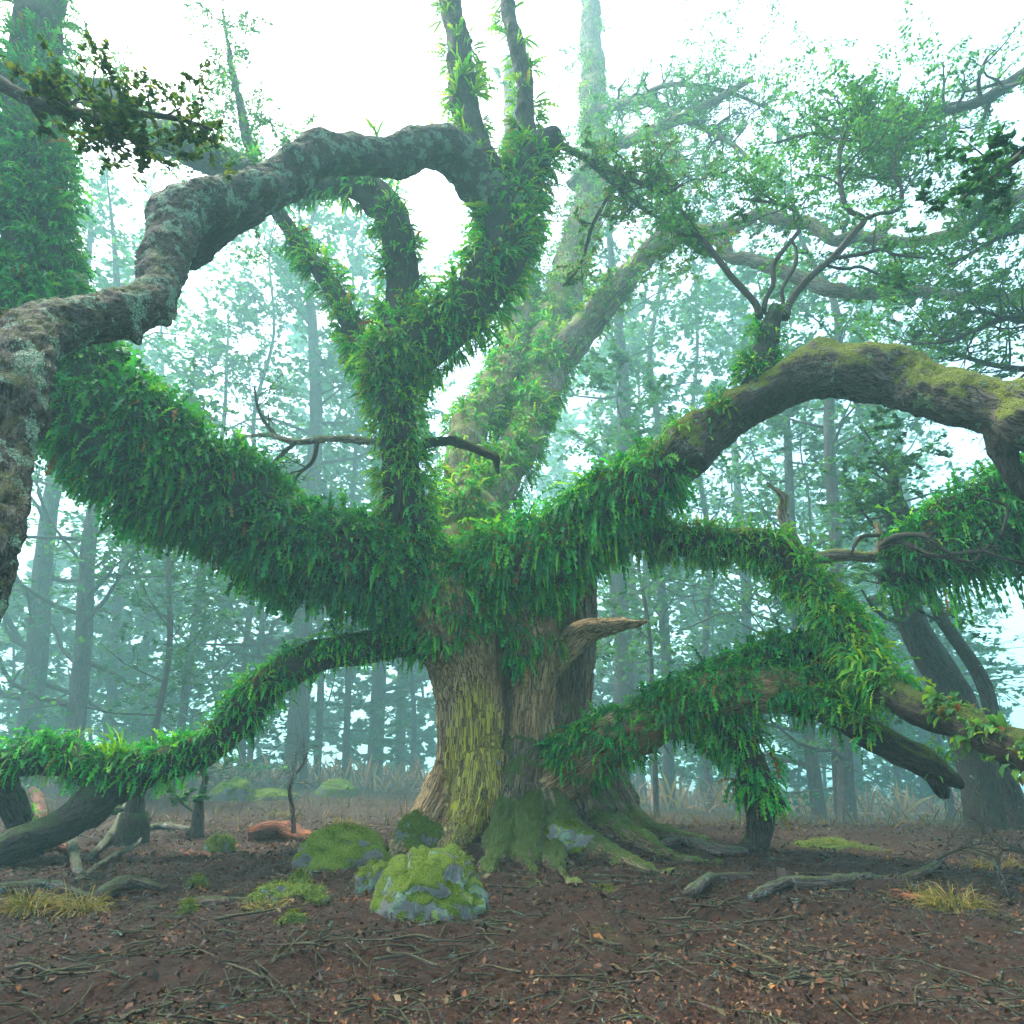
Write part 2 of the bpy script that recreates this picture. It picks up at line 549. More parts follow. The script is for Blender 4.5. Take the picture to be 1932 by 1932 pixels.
FERN_COLS = [(0.0175, 0.203, 0.054), (0.025, 0.261, 0.0675), (0.045, 0.2755, 0.0486), (0.01, 0.1377, 0.0513), (0.0875, 0.3045, 0.0297)]
DEEP_COLS = [(0.012, 0.147, 0.0513), (0.0168, 0.189, 0.0621), (0.0312, 0.203, 0.0459), (0.0072, 0.105, 0.0459), (0.054, 0.231, 0.0297)]  # darkened copy of the fern palette; paints in the left limb's shade
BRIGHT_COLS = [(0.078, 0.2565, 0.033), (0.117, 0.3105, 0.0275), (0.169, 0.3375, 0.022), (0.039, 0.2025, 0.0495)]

def fronds(base, d0, L, W, droop, kind='lobed', K=7, rng=RNG, twist=0.5):
    """n fronds as arrays: V (n, nv, 3) and the faces of one frond"""
    n = len(base)
    P_ = np.zeros((n, K + 1, 3))
    D_ = np.zeros((n, K + 1, 3))
    P_[:, 0] = base
    d = unit(d0)
    D_[:, 0] = d
    g = np.array([0, 0, -1.0])
    st = L[:, None] / K
    wob = rng.normal(0, 0.10, (n, 3))
    for k in range(1, K + 1):
        d = unit(d + g * (droop[:, None] / K) * (0.5 + k / K) + wob / K)
        P_[:, k] = P_[:, k - 1] + d * st
        D_[:, k] = d
    ref = np.array([0, 0, 1.0]) + rng.normal(0, twist, (n, 3))
    side = np.cross(D_, ref[:, None, :])
    bad = np.linalg.norm(side, axis=-1) < 0.15
    side[bad] = np.cross(D_[bad], np.array([1.0, 0.3, 0]))
    side = unit(side)
    up = np.cross(side, D_)
    if kind == 'strap':
        tt = np.linspace(0, 1, K + 1)
        w = np.sin(np.pi * np.clip(tt * 0.93 + 0.05, 0, 1)) ** 0.75
        w[-1] = 0.02
        w = w[None, :, None] * W[:, None, None] * 0.5
        V = np.stack([P_ - side * w + up * w * 0.35, P_, P_ + side * w + up * w * 0.35], 2).reshape(n, -1, 3)
        F = []
        for k in range(K):
            a = 3 * k
            F += [[a, a + 1, a + 4, a + 3], [a + 1, a + 2, a + 5, a + 4]]
        return V, np.array(F), P_
    # lobed: a narrow blade with pointed lobes on both sides
    tt = np.linspace(0, 1, K + 1)
    core = np.clip(0.20 * (1 - tt ** 3), 0.02, 1)[None, :, None] * W[:, None, None] * 0.5
    rows = [P_ - side * core, P_ + side * core]
    prof = np.sin(np.pi * np.clip(0.10 + 0.86 * tt, 0, 1)) ** 0.8
    lob = prof[None, :, None] * W[:, None, None] * 0.5
    fwd = D_ * (L[:, None, None] / K) * 0.75
    sag = up * (lob * rng.uniform(-0.25, 0.45, (n, 1, 1)))
    tipL = P_ - side * lob + fwd + sag
    tipR = P_ + side * lob + fwd + sag
    V = np.stack([rows[0], rows[1], tipL, tipR], 2).reshape(n, -1, 3)
    F = []
    for k in range(K):
        a, b = 4 * k, 4 * (k + 1)
        F.append([a, a + 1, b + 1, b])
        if k > 0:
            F.append([a, b, b + 2 - 4 + 0, a + 2] if False else [a, b, a + 2, a + 2])
            F.append([a + 1, a + 3, b + 1, b + 1])
    return V, np.array(F), P_

def lobed_faces(K):
    Q, T = [], []
    for k in range(K):
        a, b = 4 * k, 4 * (k + 1)
        Q.append([a, a + 1, b + 1, b])
        if k > 0:
            T.append([a, b, a + 2])
            T.append([a + 1, a + 3, b + 1])
    return np.array(Q), np.array(T)

def put_fronds(bag, V, kind, F, K, col):
    n, nv = V.shape[:2]
    off = (np.arange(n) * nv)[:, None, None]
    w = nv // (K + 1)
    t = np.repeat(np.arange(K + 1) / K, w)[None, :, None]           # tips paler and yellower: young growth, plus backlit edges painted into the colour
    c = (col[:, None, :] * (0.72 + t * np.array([1.25, 0.85, 0.30]))).reshape(-1, 3)
    if kind == 'strap':
        bag.add(V.reshape(-1, 3), (F[None] + off).reshape(-1, 4), None, c)
    else:
        Q, T = lobed_faces(K)
        bag.add(V.reshape(-1, 3), (Q[None] + off).reshape(-1, 4), (T[None] + off).reshape(-1, 3), c)

BIG = []      # candidates for fronds that become objects of their own

def fern_coat(limb, p, t0, t1, density, L=(0.25, 0.5), where='all', droop=1.6, lift=0.5, cols=FERN_COLS, strap=0.34,
              wide=0.19, bare=0.0, keep=0.0, rng=RNG, rscale=1.05, name='fern_coat', brown=0.022):
    """fronds growing out of a limb's surface between the fractions t0 and t1 of its length"""
    i0, i1 = int(t0 * (len(p.p) - 1)), int(t1 * (len(p.p) - 1))
    ring = np.arange(i0, max(i1, i0 + 1) + 1)
    ds = p.len / (len(p.p) - 1)
    wgt = p.r[ring]
    area = float((2 * np.pi * wgt * ds).sum()) + 0.4 * (i1 - i0) * ds
    per = 8
    m = max(1, int(area * density / per))
    n = m * per
    idx = np.repeat(rng.choice(ring, m, p=wgt / wgt.sum()), per)
    th = np.repeat(rng.uniform(0, 2 * np.pi, m), per) + rng.normal(0, 0.10, n)
    idx = np.clip(idx + np.round(rng.normal(0, 0.05, n) / ds).astype(int), i0, len(p.p) - 1)
    shade = np.repeat(rng.uniform(0.65, 1.3, m), per)
    swell = np.repeat(rng.uniform(0.65, 1.12, m), per)
    nor = np.cos(th)[:, None] * p.n[idx] + np.sin(th)[:, None] * p.b[idx]
    up = nor[:, 2]
    if where == 'top':
        keepm = rng.uniform(0, 1, n) < smooth(-0.35, 0.35, up)
    elif where == 'side':
        keepm = rng.uniform(0, 1, n) < 1 - 0.85 * smooth(0.3, 0.9, -up)
    elif where == 'tophalf':
        keepm = rng.uniform(0, 1, n) < smooth(-0.75, 0.1, up)
    else:
        keepm = np.ones(n, bool)
    base = p.p[idx] + nor * (p.r[idx] * 0.96 * rscale)[:, None] + p.t[idx] * rng.uniform(-0.5, 0.5, (n, 1)) * ds
    patch = fbm(base * 1.9 + 4, 2)
    keepm &= patch > (bare * 1.1 - 0.62)
    # thinner where the growth is turned away from the view or far outside the picture
    away = (nor * unit(CAM - base)).sum(1) < -0.30
    qx, qy, qz = project(base)
    outside = (qx < -60) | (qx > 1992) | (qy < 120)
    keepm &= rng.uniform(0, 1, n) < np.where(away, 0.42, 1.0) * np.where(outside, 0.45, 1.0)
    nor, base, idx, patch, shade, swell = nor[keepm], base[keepm], idx[keepm], patch[keepm], shade[keepm], swell[keepm]
    n = len(base)
    if not n:
        return
    az = rng.uniform(0, 2 * np.pi, n)
    round_ = np.cross(nor, p.t[idx])
    fan = np.cos(az)[:, None] * p.t[idx] + np.sin(az)[:, None] * round_
    d0 = nor * rng.uniform(0.45, 1.0, (n, 1)) + fan * rng.uniform(0.2, 0.95, (n, 1)) + np.array([0, 0, lift]) * rng.uniform(0.2, 1.3, (n, 1)) + rng.normal(0, 0.15, (n, 3))
    ln = (L[0] + (L[1] - L[0]) * rng.beta(1.4, 2.0, n)) * (1 + 0.30 * patch) * swell
    dr = droop * rng.uniform(0.5, 1.5, n)
    col = pal(n, cols, 0.25, rng) * shade[:, None]
    br = rng.uniform(0, 1, n) < brown
    col[br] = pal(int(br.sum()), [(0.10, 0.045, 0.02), (0.13, 0.07, 0.02), (0.16, 0.12, 0.02)], 0.3, rng)
    isS = rng.uniform(0, 1, n) < strap
    bag = Bag()
    for kind, sel, K, w in (('strap', isS, 3, wide * 0.60), ('lobed', ~isS, 6, wide * 1.1)):
        if not sel.any():
            continue
        V, F, PP = fronds(base[sel], d0[sel], ln[sel], ln[sel] * w * rng.uniform(0.75, 1.25, sel.sum()), dr[sel], kind, K, rng)
        c = col[sel]
        mid = PP[:, K // 2]
        px, py, z = project(mid)
        toC = unit(CAM - base[sel])
        face = (nor[sel] * toC).sum(1)
        score = ln[sel] / z * (face > 0.25) * (px > 20) * (px < 1912) * (py > 220) * (py < 1715)
        own = np.zeros(len(V), bool)
        if keep > 0:
            k = min(int(keep * (0.5)), len(V))
            own[np.argsort(-score)[:k * 5:5]] = True
            own &= score > 0
            for j in np.nonzero(own)[0]:
                BIG.append((limb, kind, V[j], F, K, c[j]))
        put_fronds(bag, V[~own], kind, F, K, c[~own])
    link(name, bag.mesh(name, [M['fern']], False), limb, kind='stuff')

def own_fronds():
    for limb, kind, V, F, K, c in BIG:
        b = Bag()
        put_fronds(b, V[None], kind, F, K, c[None])
        link('fern_frond', b.mesh('fern_frond', [M['fern']], False), limb)

def leaf_quads(C, size, flat=0.5, rng=RNG, aspect=0.5):
    """small diamond leaves centred at C"""
    n = len(C)
    nor = unit(np.array([0, 0, 1.0]) + rng.normal(0, 1 - flat, (n, 3)))
    a = unit(np.cross(nor, rng.normal(0, 1, (n, 3))))
    b = np.cross(nor, a)
    s = (size * rng.uniform(0.65, 1.35, n))[:, None]
    V = np.stack([C - a * s * 0.5, C + b * s * aspect * 0.5 + a * s * 0.05, C + a * s * 0.5, C - b * s * aspect * 0.5 + a * s * 0.05], 1)
    Q = np.arange(4 * n).reshape(n, 4)
    return V.reshape(-1, 3), Q

def add_leaves(bag, C, size, cols, flat=0.5, rng=RNG, aspect=0.5):
    V, Q = leaf_quads(C, size, flat, rng, aspect)
    bag.add(V, Q, None, np.repeat(pal(len(C), cols, 0.3, rng), 4, 0))

def sprays(out, rng, per, size, cols, fan=0.30, levels=(0,)):
    """flat fans of leaves along the last twigs"""
    C = []
    for pts, lev, d in out:
        if lev not in levels:
            continue
        a, b = pts[0, :3], pts[-1, :3]
        ax = b - a
        ln = np.linalg.norm(ax)
        m = max(4, int(per * rng.uniform(0.6, 1.4)))
        t = rng.uniform(0.05, 1.2, m)
        sd = unit(np.cross(ax, [0, 0, 1.0]) + 1e-6)
        w = fan * ln * np.clip(1.25 - t, 0.15, 1) * rng.uniform(-1, 1, m)
        c = a + ax * t[:, None] + sd * w[:, None] + rng.normal(0, 0.035 * ln, (m, 3))
        c[:, 2] -= 0.25 * np.abs(w)
        C.append(c)
    bag = Bag()
    add_leaves(bag, np.concatenate(C), size, cols, 0.62, rng, 0.55)
    return bag

def crooked(start, d, length, r, levels, rng, out, kink=0.35, up=0.0, child=(3, 5), seglen=0.22, shrink=0.58, spread=0.9):
    """a branch that wanders and forks; out collects (points with radius, level)"""
    n = max(3, int(length / seglen))
    pts = [np.array([*start, r])]
    d = unit(np.asarray(d, float))
    p = np.array(start, float)
    for i in range(n):
        d = unit(d + rng.normal(0, kink, 3) * 0.6 + np.array([0, 0, up]))
        p = p + d * length / n
        pts.append(np.array([*p, r * (1 - 0.75 * (i + 1) / n)]))
    out.append((np.array(pts), levels, d))
    if levels > 0:
        for c in range(rng.integers(child[0], child[1] + 1)):
            k = rng.integers(max(1, n // 4), n + 1)
            q = pts[k]
            dd = unit(d * 0.5 + rng.normal(0, spread, 3) * np.array([1, 1, 0.6]))
            crooked(q[:3], dd, length * shrink * rng.uniform(0.6, 1.15), max(q[3] * 0.75, 0.003), levels - 1, rng, out, kink, up, child, seglen, shrink, spread)

def branch_tubes(bag, out, seg=5, step=0.16):
    for pts, lev, d in out:
        s = seg if lev > 0 else 4
        V, Q, T, g = tube(path(pts, step * (1 if lev else 0.9)), s, 0.0, cap=False)
        bag.add(V, Q, T, None, g)

def twig_leaf_points(out, per_m, spread, rng, flat=0.5, levels=(0,)):
    C = []
    for pts, lev, d in out:
        if lev not in levels:
            continue
        seg = np.linalg.norm(np.diff(pts[:, :3], axis=0), axis=1)
        n = max(2, int(per_m * seg.sum()))
        t = rng.uniform(0.1, 1.0, n) * (len(pts) - 1)
        i = np.minimum(t.astype(int), len(pts) - 2)
        f = (t - i)[:, None]
        C.append(pts[i, :3] * (1 - f) + pts[i + 1, :3] * f + rng.normal(0, spread, (n, 3)) * np.array([1, 1, flat]))
    return np.concatenate(C) if C else np.zeros((0, 3))

# ------------------------------------------------------------------ the great tree
BASE = np.array([*P(960, 1600, 11.2)[:2], 0.0])
TREE = empty('great_tree', BASE, label='giant ancient tree with fern-covered limbs and a thick furrowed trunk', category='tree')

def limb(name, pts, mat, seg=26, lump=0.15, ridge=0.025, step=0.07, parent=TREE, seed=None, freq=9.0, stretch=0.22, knots=None, knot_from=0.0, **props):
    p = pxpath(pts, step)
    wob = np.stack([fbm(np.stack([p.s * 1.1 + k * 31 + len(pts), p.s * 0, p.s * 0], -1), 3) for k in range(3)], -1)
    p.p = p.p + wob * p.r[:, None] * 0.30
    V, Q, T, g = tube(p, seg, lump, ridge, freq, stretch, seed=RNG.uniform(0, 50) if seed is None else seed, knots=int(p.len * 1.1) if knots is None else knots, knot_from=knot_from)
    o = link(name, mesh(name, V, Q, T, [M[mat]], True, None, g), parent, **props)
    return o, p

def union(name, paths, mat, voxel=0.035, ridge=0.035, freq=6.5, stretch=0.16, parent=TREE, lump=0.05, relax=4, **props):
    """several stems grown together into one skin, with furrows along each stem"""
    b = Bag()
    for k, p in enumerate(paths):
        V, Q, T, g = tube(p, 24, 0.10, 0, seed=k * 3.7)
        b.add(V, Q, T)
    tmp = bpy.data.objects.new('tmp', b.mesh('tmp', [], True))
    COL.objects.link(tmp)
    md = tmp.modifiers.new('r', 'REMESH')
    md.mode = 'VOXEL'
    md.voxel_size = voxel
    dg = bpy.context.evaluated_depsgraph_get()
    me = bpy.data.meshes.new_from_object(tmp.evaluated_get(dg))
    bpy.data.objects.remove(tmp)
    bm = bmesh.new()
    bm.from_mesh(me)
    for _ in range(relax):
        bmesh.ops.smooth_vert(bm, verts=bm.verts, factor=0.5, use_axis_x=True, use_axis_y=True, use_axis_z=True)
    bm.to_mesh(me)
    bm.free()
    n = len(me.vertices)
    V = np.zeros(n * 3)
    me.vertices.foreach_get('co', V)
    V = V.reshape(-1, 3)
    N = np.zeros(n * 3)
    me.vertices.foreach_get('normal', N)
    N = N.reshape(-1, 3)
    PP = np.concatenate([p.p[::2] for p in paths])
    RR = np.concatenate([p.r[::2] for p in paths])
    NN = np.concatenate([p.n[::2] for p in paths])
    BB = np.concatenate([p.b[::2] for p in paths])
    SS = np.concatenate([p.s[::2] + 7 * k for k, p in enumerate(paths)])
    g = np.zeros((n, 3))
    for a in range(0, n, 8000):
        d = V[a:a + 8000, None, :] - PP[None]
        j = np.argmin((d ** 2).sum(-1) - (RR ** 2)[None], 1)
        dd = V[a:a + 8000] - PP[j]
        g[a:a + 8000] = np.stack([(dd * NN[j]).sum(1), (dd * BB[j]).sum(1), SS[j]], 1)
    q = g * np.array([freq, freq, freq * stretch])
    rid = 1 - np.abs(fbm(q, 2)) * 2.4 + 0.5 * (1 - np.abs(fbm(q * 2.4 + 9, 2)) * 2.4)
    V = V + N * (ridge * (rid - 0.8) + lump * fbm(V * 2.2, 3))[:, None]
    me.vertices.foreach_set('co', V.ravel())
    me.polygons.foreach_set('use_smooth', np.ones(len(me.polygons), bool))
    at = me.attributes.new('grain', 'FLOAT_VECTOR', 'POINT')
    at.data.foreach_set('vector', g.astype(np.float32).ravel())
    me.name = name
    me.materials.clear()
    me.materials.append(M[mat])
    me.update()
    return link(name, me, parent, **props)

def pp(*pts):
    out = []
    for q in pts:
        if q[2] is None:                 # lies on the ground at that picture position
            g = on_ground(q[0], q[1], 1)
            rr = q[3] * depth(g) / FPX
            out.append([g[0], g[1], g[2] + rr * 0.15, rr])
        else:
            w = P(q[0], q[1], q[2])
            out.append([*w, q[3] * depth(w) / FPX])
    return path(out, 0.06)

trunk_paths = [
    pp((890, 1625, 11.0, 70), (884, 1560, 11.0, 72), (880, 1480, 11.0, 64), (883, 1380, 11.0, 63), (882, 1290, 11.0, 66), (872, 1220, 10.9, 80), (850, 1150, 10.8, 98), (840, 1090, 10.8, 85)),
    pp((855, 1440, 10.9, 34), (832, 1510, 10.8, 42), (800, 1565, 10.6, 40), (762, 1600, None, 26), (715, 1625, None, 14), (670, 1645, None, 6)),
    pp((892, 1440, 10.75, 38), (880, 1530, 10.5, 38), (858, 1600, None, 32), (838, 1640, None, 18), (815, 1668, None, 7)),
    pp((915, 1420, 10.8, 38), (925, 1520, 10.7, 36), (935, 1590, 10.6, 28), (930, 1640, 10.5, 18)),
]
stem_paths = [
    pp((1020, 1560, 11.4, 60), (1010, 1480, 11.4, 56), (1000, 1400, 11.3, 50), (1002, 1320, 11.2, 46), (1005, 1250, 11.1, 50), (990, 1180, 10.9, 62), (960, 1120, 10.8, 70)),
    pp((1015, 1330, 11.1, 30), (1028, 1270, 11.1, 30), (1055, 1228, 11.1, 32), (1100, 1195, 11.1, 27), (1150, 1183, 11.0, 17), (1195, 1176, 10.9, 10), (1228, 1170, 10.9, 3)),
]
back_paths = [
    pp((1080, 1400, 12.4, 46), (1078, 1330, 12.3, 38), (1082, 1260, 12.2, 36), (1085, 1190, 12.0, 40), (1080, 1100, 11.6, 44)),
]
base_paths = [
    pp((1110, 1640, 11.5, 95), (1102, 1570, 11.3, 90), (1085, 1510, 11.2, 78), (1060, 1450, 11.2, 62), (1040, 1390, 11.2, 46)),
    pp((940, 1580, 11.3, 50), (944, 1440, 11.3, 40), (946, 1330, 11.3, 38), (946, 1250, 11.3, 42), (940, 1170, 11.2, 52)),
    pp((985, 1400, 10.95, 36), (975, 1470, 10.8, 38), (963, 1540, 10.55, 42), (945, 1595, None, 36), (925, 1632, None, 20), (902, 1662, None, 7)),
    pp((1010, 1450, 10.8, 34), (1000, 1530, 10.6, 34), (992, 1600, None, 26), (1000, 1640, None, 14), (1018, 1672, None, 5)),
    pp((1040, 1480, 10.8, 36), (1060, 1550, 10.5, 36), (1110, 1602, None, 28), (1190, 1635, None, 19), (1280, 1655, None, 8)),
    pp((1090, 1500, 10.9, 38), (1135, 1555, 10.8, 36), (1205, 1592, None, 24), (1280, 1614, None, 15), (1365, 1632, None, 7)),
    pp((1130, 1440, 11.6, 40), (1155, 1510, 11.6, 44), (1182, 1555, 11.5, 36), (1245, 1580, None, 22), (1340, 1598, None, 11)),
    pp((1055, 1540, 10.6, 26), (1045, 1600, None, 24), (1060, 1648, None, 13), (1092, 1676, None, 5)),
]
trunk_o = union('trunk', trunk_paths, 'trunk', relax=3, lump=0.03, label='furrowed brown trunk streaked with yellow lichen')
stem_o = union('stem', stem_paths, 'trunk', ridge=0.03, label='grey-brown stem behind the trunk ending in a broken stub')
back_o = union('stem', back_paths, 'root', ridge=0.04, label='dark rear stem')
root_o = union('roots', base_paths, 'root', voxel=0.042, ridge=0.05, lump=0.05, relax=3, label='moss-covered spreading roots')

L = {}
L['left'] = limb('limb', [(850, 1140, 10.8, 80), (790, 1110, 10.6, 72), (700, 1078, 10.3, 70), (600, 1036, 10.0, 72), (500, 990, 9.6, 78), (400, 930, 9.2, 86), (300, 868, 8.8, 92),
                          (200, 800, 8.4, 94), (125, 735, 8.2, 88), (80, 650, 8.1, 76), (62, 550, 8.1, 62), (58, 440, 8.2, 54), (58, 330, 8.3, 52), (62, 220, 8.5, 48), (70, 80, 8.8, 42), (90, -80, 9.2, 34)],
                 'wet_bark', 30, knots=0, lump=0.10, label='huge left limb bristling with dark green ferns')
L['up'] = limb('limb', [(800, 1140, 10.7, 66), (775, 1060, 10.4, 52), (764, 950, 10.2, 42), (762, 850, 10.1, 38), (752, 780, 10.0, 40), (745, 720, 10.0, 48), (765, 668, 10.0, 60), (820, 632, 9.9, 52),
                        (873, 588, 9.8, 48), (918, 530, 9.7, 46), (950, 470, 9.6, 44), (964, 405, 9.6, 46), (986, 335, 9.6, 34), (1012, 290, 9.6, 32), (1040, 268, 9.6, 27), (1054, 266, 9.6, 18)],
               'wet_bark', 30, knots=0, label='upright limb forking into a heart shape, shaggy with ferns')
L['spire'] = limb('limb', [(970, 390, 9.6, 40), (985, 330, 9.6, 26), (993, 263, 9.65, 20), (992, 220, 9.7, 18), (985, 130, 9.9, 16), (960, 20, 10.2, 14), (950, -90, 10.5, 10)], 'wet_bark', 18)
L['spire2'] = limb('limb', [(915, 340, 9.4, 38), (895, 285, 9.4, 32), (880, 220, 9.5, 28), (870, 130, 9.7, 25), (850, 0, 10.0, 20), (840, -100, 10.3, 15)], 'wet_bark', 18)
L['arch'] = limb('limb', [(962, 420, 9.6, 40), (943, 378, 9.5, 42), (908, 330, 9.3, 42), (860, 285, 9.0, 40), (803, 281, 8.7, 38), (733, 303, 8.3, 34), (663, 302, 7.9, 33), (595, 298, 7.5, 38), (507, 358, 7.0, 40),
                          (420, 372, 6.6, 40), (358, 388, 6.3, 43), (326, 440, 6.1, 42), (312, 500, 5.9, 40), (288, 560, 5.6, 43), (224, 592, 5.2, 44), (147, 603, 4.8, 42), (80, 630, 4.5, 52), (32, 690, 4.2, 58),
                          (14, 780, 4.0, 54), (4, 860, 3.9, 52), (-12, 983, 3.7, 50), (-35, 1088, 3.6, 49), (-62, 1165, 3.5, 48), (-115, 1290, 3.4, 46)],
                 'grey_bark', 44, lump=0.17, ridge=0.030, step=0.045, knots=22, freq=17, stretch=0.5, label='bare grey limb crusted with pale green lichen arching down to the left')
L['fork'] = limb('limb', [(765, 640, 10.1, 44), (762, 578, 10.2, 30), (757, 508, 10.2, 30), (743, 438, 10.1, 30), (720, 384, 10.1, 31), (680, 354, 10.2, 26), (628, 346, 10.4, 24), (540, 342, 10.8, 25), (455, 318, 11.2, 27),
                          (385, 295, 11.4, 30), (315, 263, 11.6, 30), (228, 214, 12.0, 28), (100, 140, 12.6, 24)], 'wet_bark', 22)
L['thin'] = limb('limb', [(705, 700, 10.3, 26), (673, 637, 10.6, 21), (642, 571, 10.9, 19), (600, 505, 11.1, 17), (567, 466, 11.3, 15), (532, 414, 11.5, 14), (500, 370, 11.8, 12), (470, 270, 12.4, 10), (440, 140, 13.0, 6), (420, 20, 13.6, 2)], 'wet_bark', 14)
L['spur'] = limb('limb', [(480, 400, 7.0, 30), (445, 422, 6.95, 25), (402, 452, 6.9, 21), (375, 480, 6.85, 19), (355, 500, 6.8, 14)], 'wet_bark', 18, lump=0.25)
L['knob'] = limb('limb', [(222, 592, 5.2, 36), (242, 615, 5.2, 24), (256, 638, 5.2, 13), (262, 648, 5.2, 5)], 'grey_bark', 16)
L['right'] = limb('limb', [(850, 1140, 10.8, 74), (920, 1090, 10.6, 72), (1000, 1058, 10.4, 68), (1080, 1018, 10.2, 64), (1150, 962, 10.0, 58), (1220, 905, 9.7, 52), (1290, 845, 9.4, 48), (1343, 806, 9.1, 45), (1431, 753, 8.7, 43),
                           (1500, 715, 8.4, 44), (1581, 694, 8.0, 45), (1650, 698, 7.7, 49), (1711, 715, 7.5, 51), (1780, 745, 7.2, 48), (1851, 771, 6.9, 47), (1932, 800, 6.6, 56), (2040, 835, 6.3, 60)],
                  'arch_bark', 44, lump=0.22, ridge=0.038, step=0.05, knots=16, knot_from=0.45, freq=11, stretch=0.4, label='right limb, ferny near the trunk then bare bark topped with bright moss')
L['hang'] = limb('limb', [(1885, 800, 6.8, 34), (1893, 850, 6.8, 22), (1905, 888, 6.8, 19), (1925, 915, 6.8, 16), (1950, 945, 6.8, 10)], 'moss_bark', 18, lump=0.2)
L['mid'] = limb('limb', [(1150, 985, 10.3, 50), (1210, 1005, 10.2, 34), (1270, 1020, 10.1, 30), (1343, 1028, 9.9, 30), (1431, 1036, 9.6, 30), (1500, 1068, 9.3, 30), (1540, 1108, 9.0, 30), (1580, 1165, 8.7, 30), (1623, 1222, 8.3, 31),
                         (1655, 1280, 7.9, 32), (1711, 1322, 7.4, 31), (1781, 1352, 7.0, 31), (1851, 1384, 6.6, 33), (1932, 1424, 6.2, 38), (2040, 1480, 5.8, 42)],
                'moss_bark', 36, lump=0.18, ridge=0.016, step=0.05, knots=6, knot_from=0.8, label='ferny limb descending to the lower right, mossy at its end')
L['low'] = limb('limb', [(1040, 1530, 11.0, 55), (1052, 1480, 10.85, 50), (1085, 1435, 10.6, 48), (1140, 1400, 10.3, 47), (1205, 1372, 10.0, 46), (1280, 1345, 9.7, 45), (1360, 1322, 9.4, 46), (1450, 1305, 9.1, 44), (1530, 1318, 8.8, 35), (1580, 1345, 8.55, 24)],
                'trunk', 40, lump=0.12, ridge=0.026, step=0.05, knots=0, freq=8, stretch=0.2, label='low right limb roofed with ferns')
L['lowend'] = limb('limb', [(1480, 1308, 9.0, 36), (1540, 1322, 8.75, 34), (1590, 1350, 8.5, 31), (1650, 1388, 8.2, 28), (1710, 1422, 8.0, 26), (1760, 1450, 7.9, 23), (1800, 1472, 7.8, 15), (1816, 1484, 7.8, 6)], 'moss_bark', 28, lump=0.24, ridge=0.02, step=0.05, label='broken dark end of the low right limb')
L['crest'] = limb('limb', [(1270, 1340, 9.75, 30), (1330, 1292, 9.6, 32), (1410, 1258, 9.4, 36), (1490, 1240, 9.2, 36), (1560, 1255, 8.95, 32), (1610, 1300, 8.7, 26), (1635, 1350, 8.5, 14)], 'wet_bark', 20,
                   label='second fern-buried bough lying along the low right limb')
L['stub'] = limb('limb', [(1745, 1445, 7.95, 20), (1765, 1470, 7.9, 15), (1776, 1490, 7.9, 13), (1780, 1506, 7.9, 7)], 'moss_bark', 14, lump=0.25)
L['prop'] = limb('limb', [(1345, 1335, 9.5, 44), (1385, 1385, 9.4, 36), (1415, 1440, 9.3, 32), (1430, 1500, 9.25, 29), (1432, 1550, 9.2, 27), (1428, 1595, 9.2, 23), (1424, 1640, 9.2, 26), (1422, 1680, 9.2, 34)],
                 'moss_bark', 28, lump=0.2, ridge=0.015, label='fern-draped stem propping the low limb on the ground')
L['prop2'] = limb('limb', [(1440, 1520, 9.2, 20), (1462, 1518, 9.15, 17), (1477, 1510, 9.1, 10)], 'moss_bark', 14, lump=0.25)
L['lowleft'] = limb('limb', [(840, 1200, 10.9, 60), (770, 1205, 10.8, 34), (676, 1226, 10.6, 31), (595, 1245, 10.4, 30), (525, 1284, 10.2, 31), (472, 1330, 10.1, 31), (420, 1388, 10.0, 30), (367, 1425, 9.9, 31), (310, 1444, 9.8, 34),
                             (250, 1456, 9.7, 38), (200, 1450, 9.7, 34), (150, 1434, 9.6, 30), (87, 1425, 9.5, 30), (25, 1434, 9.4, 32), (-40, 1460, 9.3, 32)],
                    'wet_bark', 28, knots=0, label='long low left limb swooping near the ground under a fringe of ferns')
L['leftfoot'] = limb('limb', [(265, 1450, 9.75, 40), (205, 1482, 9.6, 36), (162, 1521, 9.4, 33), (112, 1552, 9.2, 31), (62, 1578, 9.0, 32), (10, 1602, 8.8, 34), (-60, 1640, 8.5, 36)], 'wet_bark', 26, lump=0.18)
L['leftpost'] = limb('limb', [(-10, 1440, 9.35, 34), (8, 1490, 9.4, 28), (30, 1530, 9.5, 24), (50, 1575, 9.6, 22), (55, 1620, 9.6, 24)], 'wet_bark', 18)
L['clump'] = limb('limb', [(2120, 900, 8.4, 60), (2000, 955, 8.6, 62), (1930, 985, 8.7, 60), (1850, 1018, 8.9, 56), (1770, 1050, 9.1, 46), (1700, 1080, 9.3, 28), (1660, 1095, 9.4, 12)], 'wet_bark', 26,
                   label='right-hand limb buried in a dense hanging mass of ferns')
L['clump2'] = limb('limb', [(2080, 830, 8.3, 44), (1970, 890, 8.5, 42), (1880, 930, 8.7, 38), (1800, 965, 8.9, 32), (1740, 1005, 9.1, 22), (1710, 1040, 9.2, 12)], 'wet_bark', 20)
L['grey'] = limb('limb', [(1490, 1062, 9.4, 22), (1540, 1052, 9.4, 14), (1580, 1047, 9.4, 11), (1640, 1050, 9.4, 10), (1690, 1046, 9.3, 7)], 'pale_bark', 14)
L['peg'] = limb('limb', [(1662, 1050, 9.35, 12), (1660, 1015, 9.35, 9), (1654, 985, 9.35, 7)], 'pale_bark', 12)
L['snag'] = limb('limb', [(1500, 1030, 9.5, 13), (1487, 1000, 9.5, 11), (1475, 965, 9.5, 9), (1478, 942, 9.5, 9), (1466, 927, 9.5, 5), (1450, 915, 9.5, 4), (1446, 906, 9.5, 2)], 'pale_bark', 12, lump=0.2)
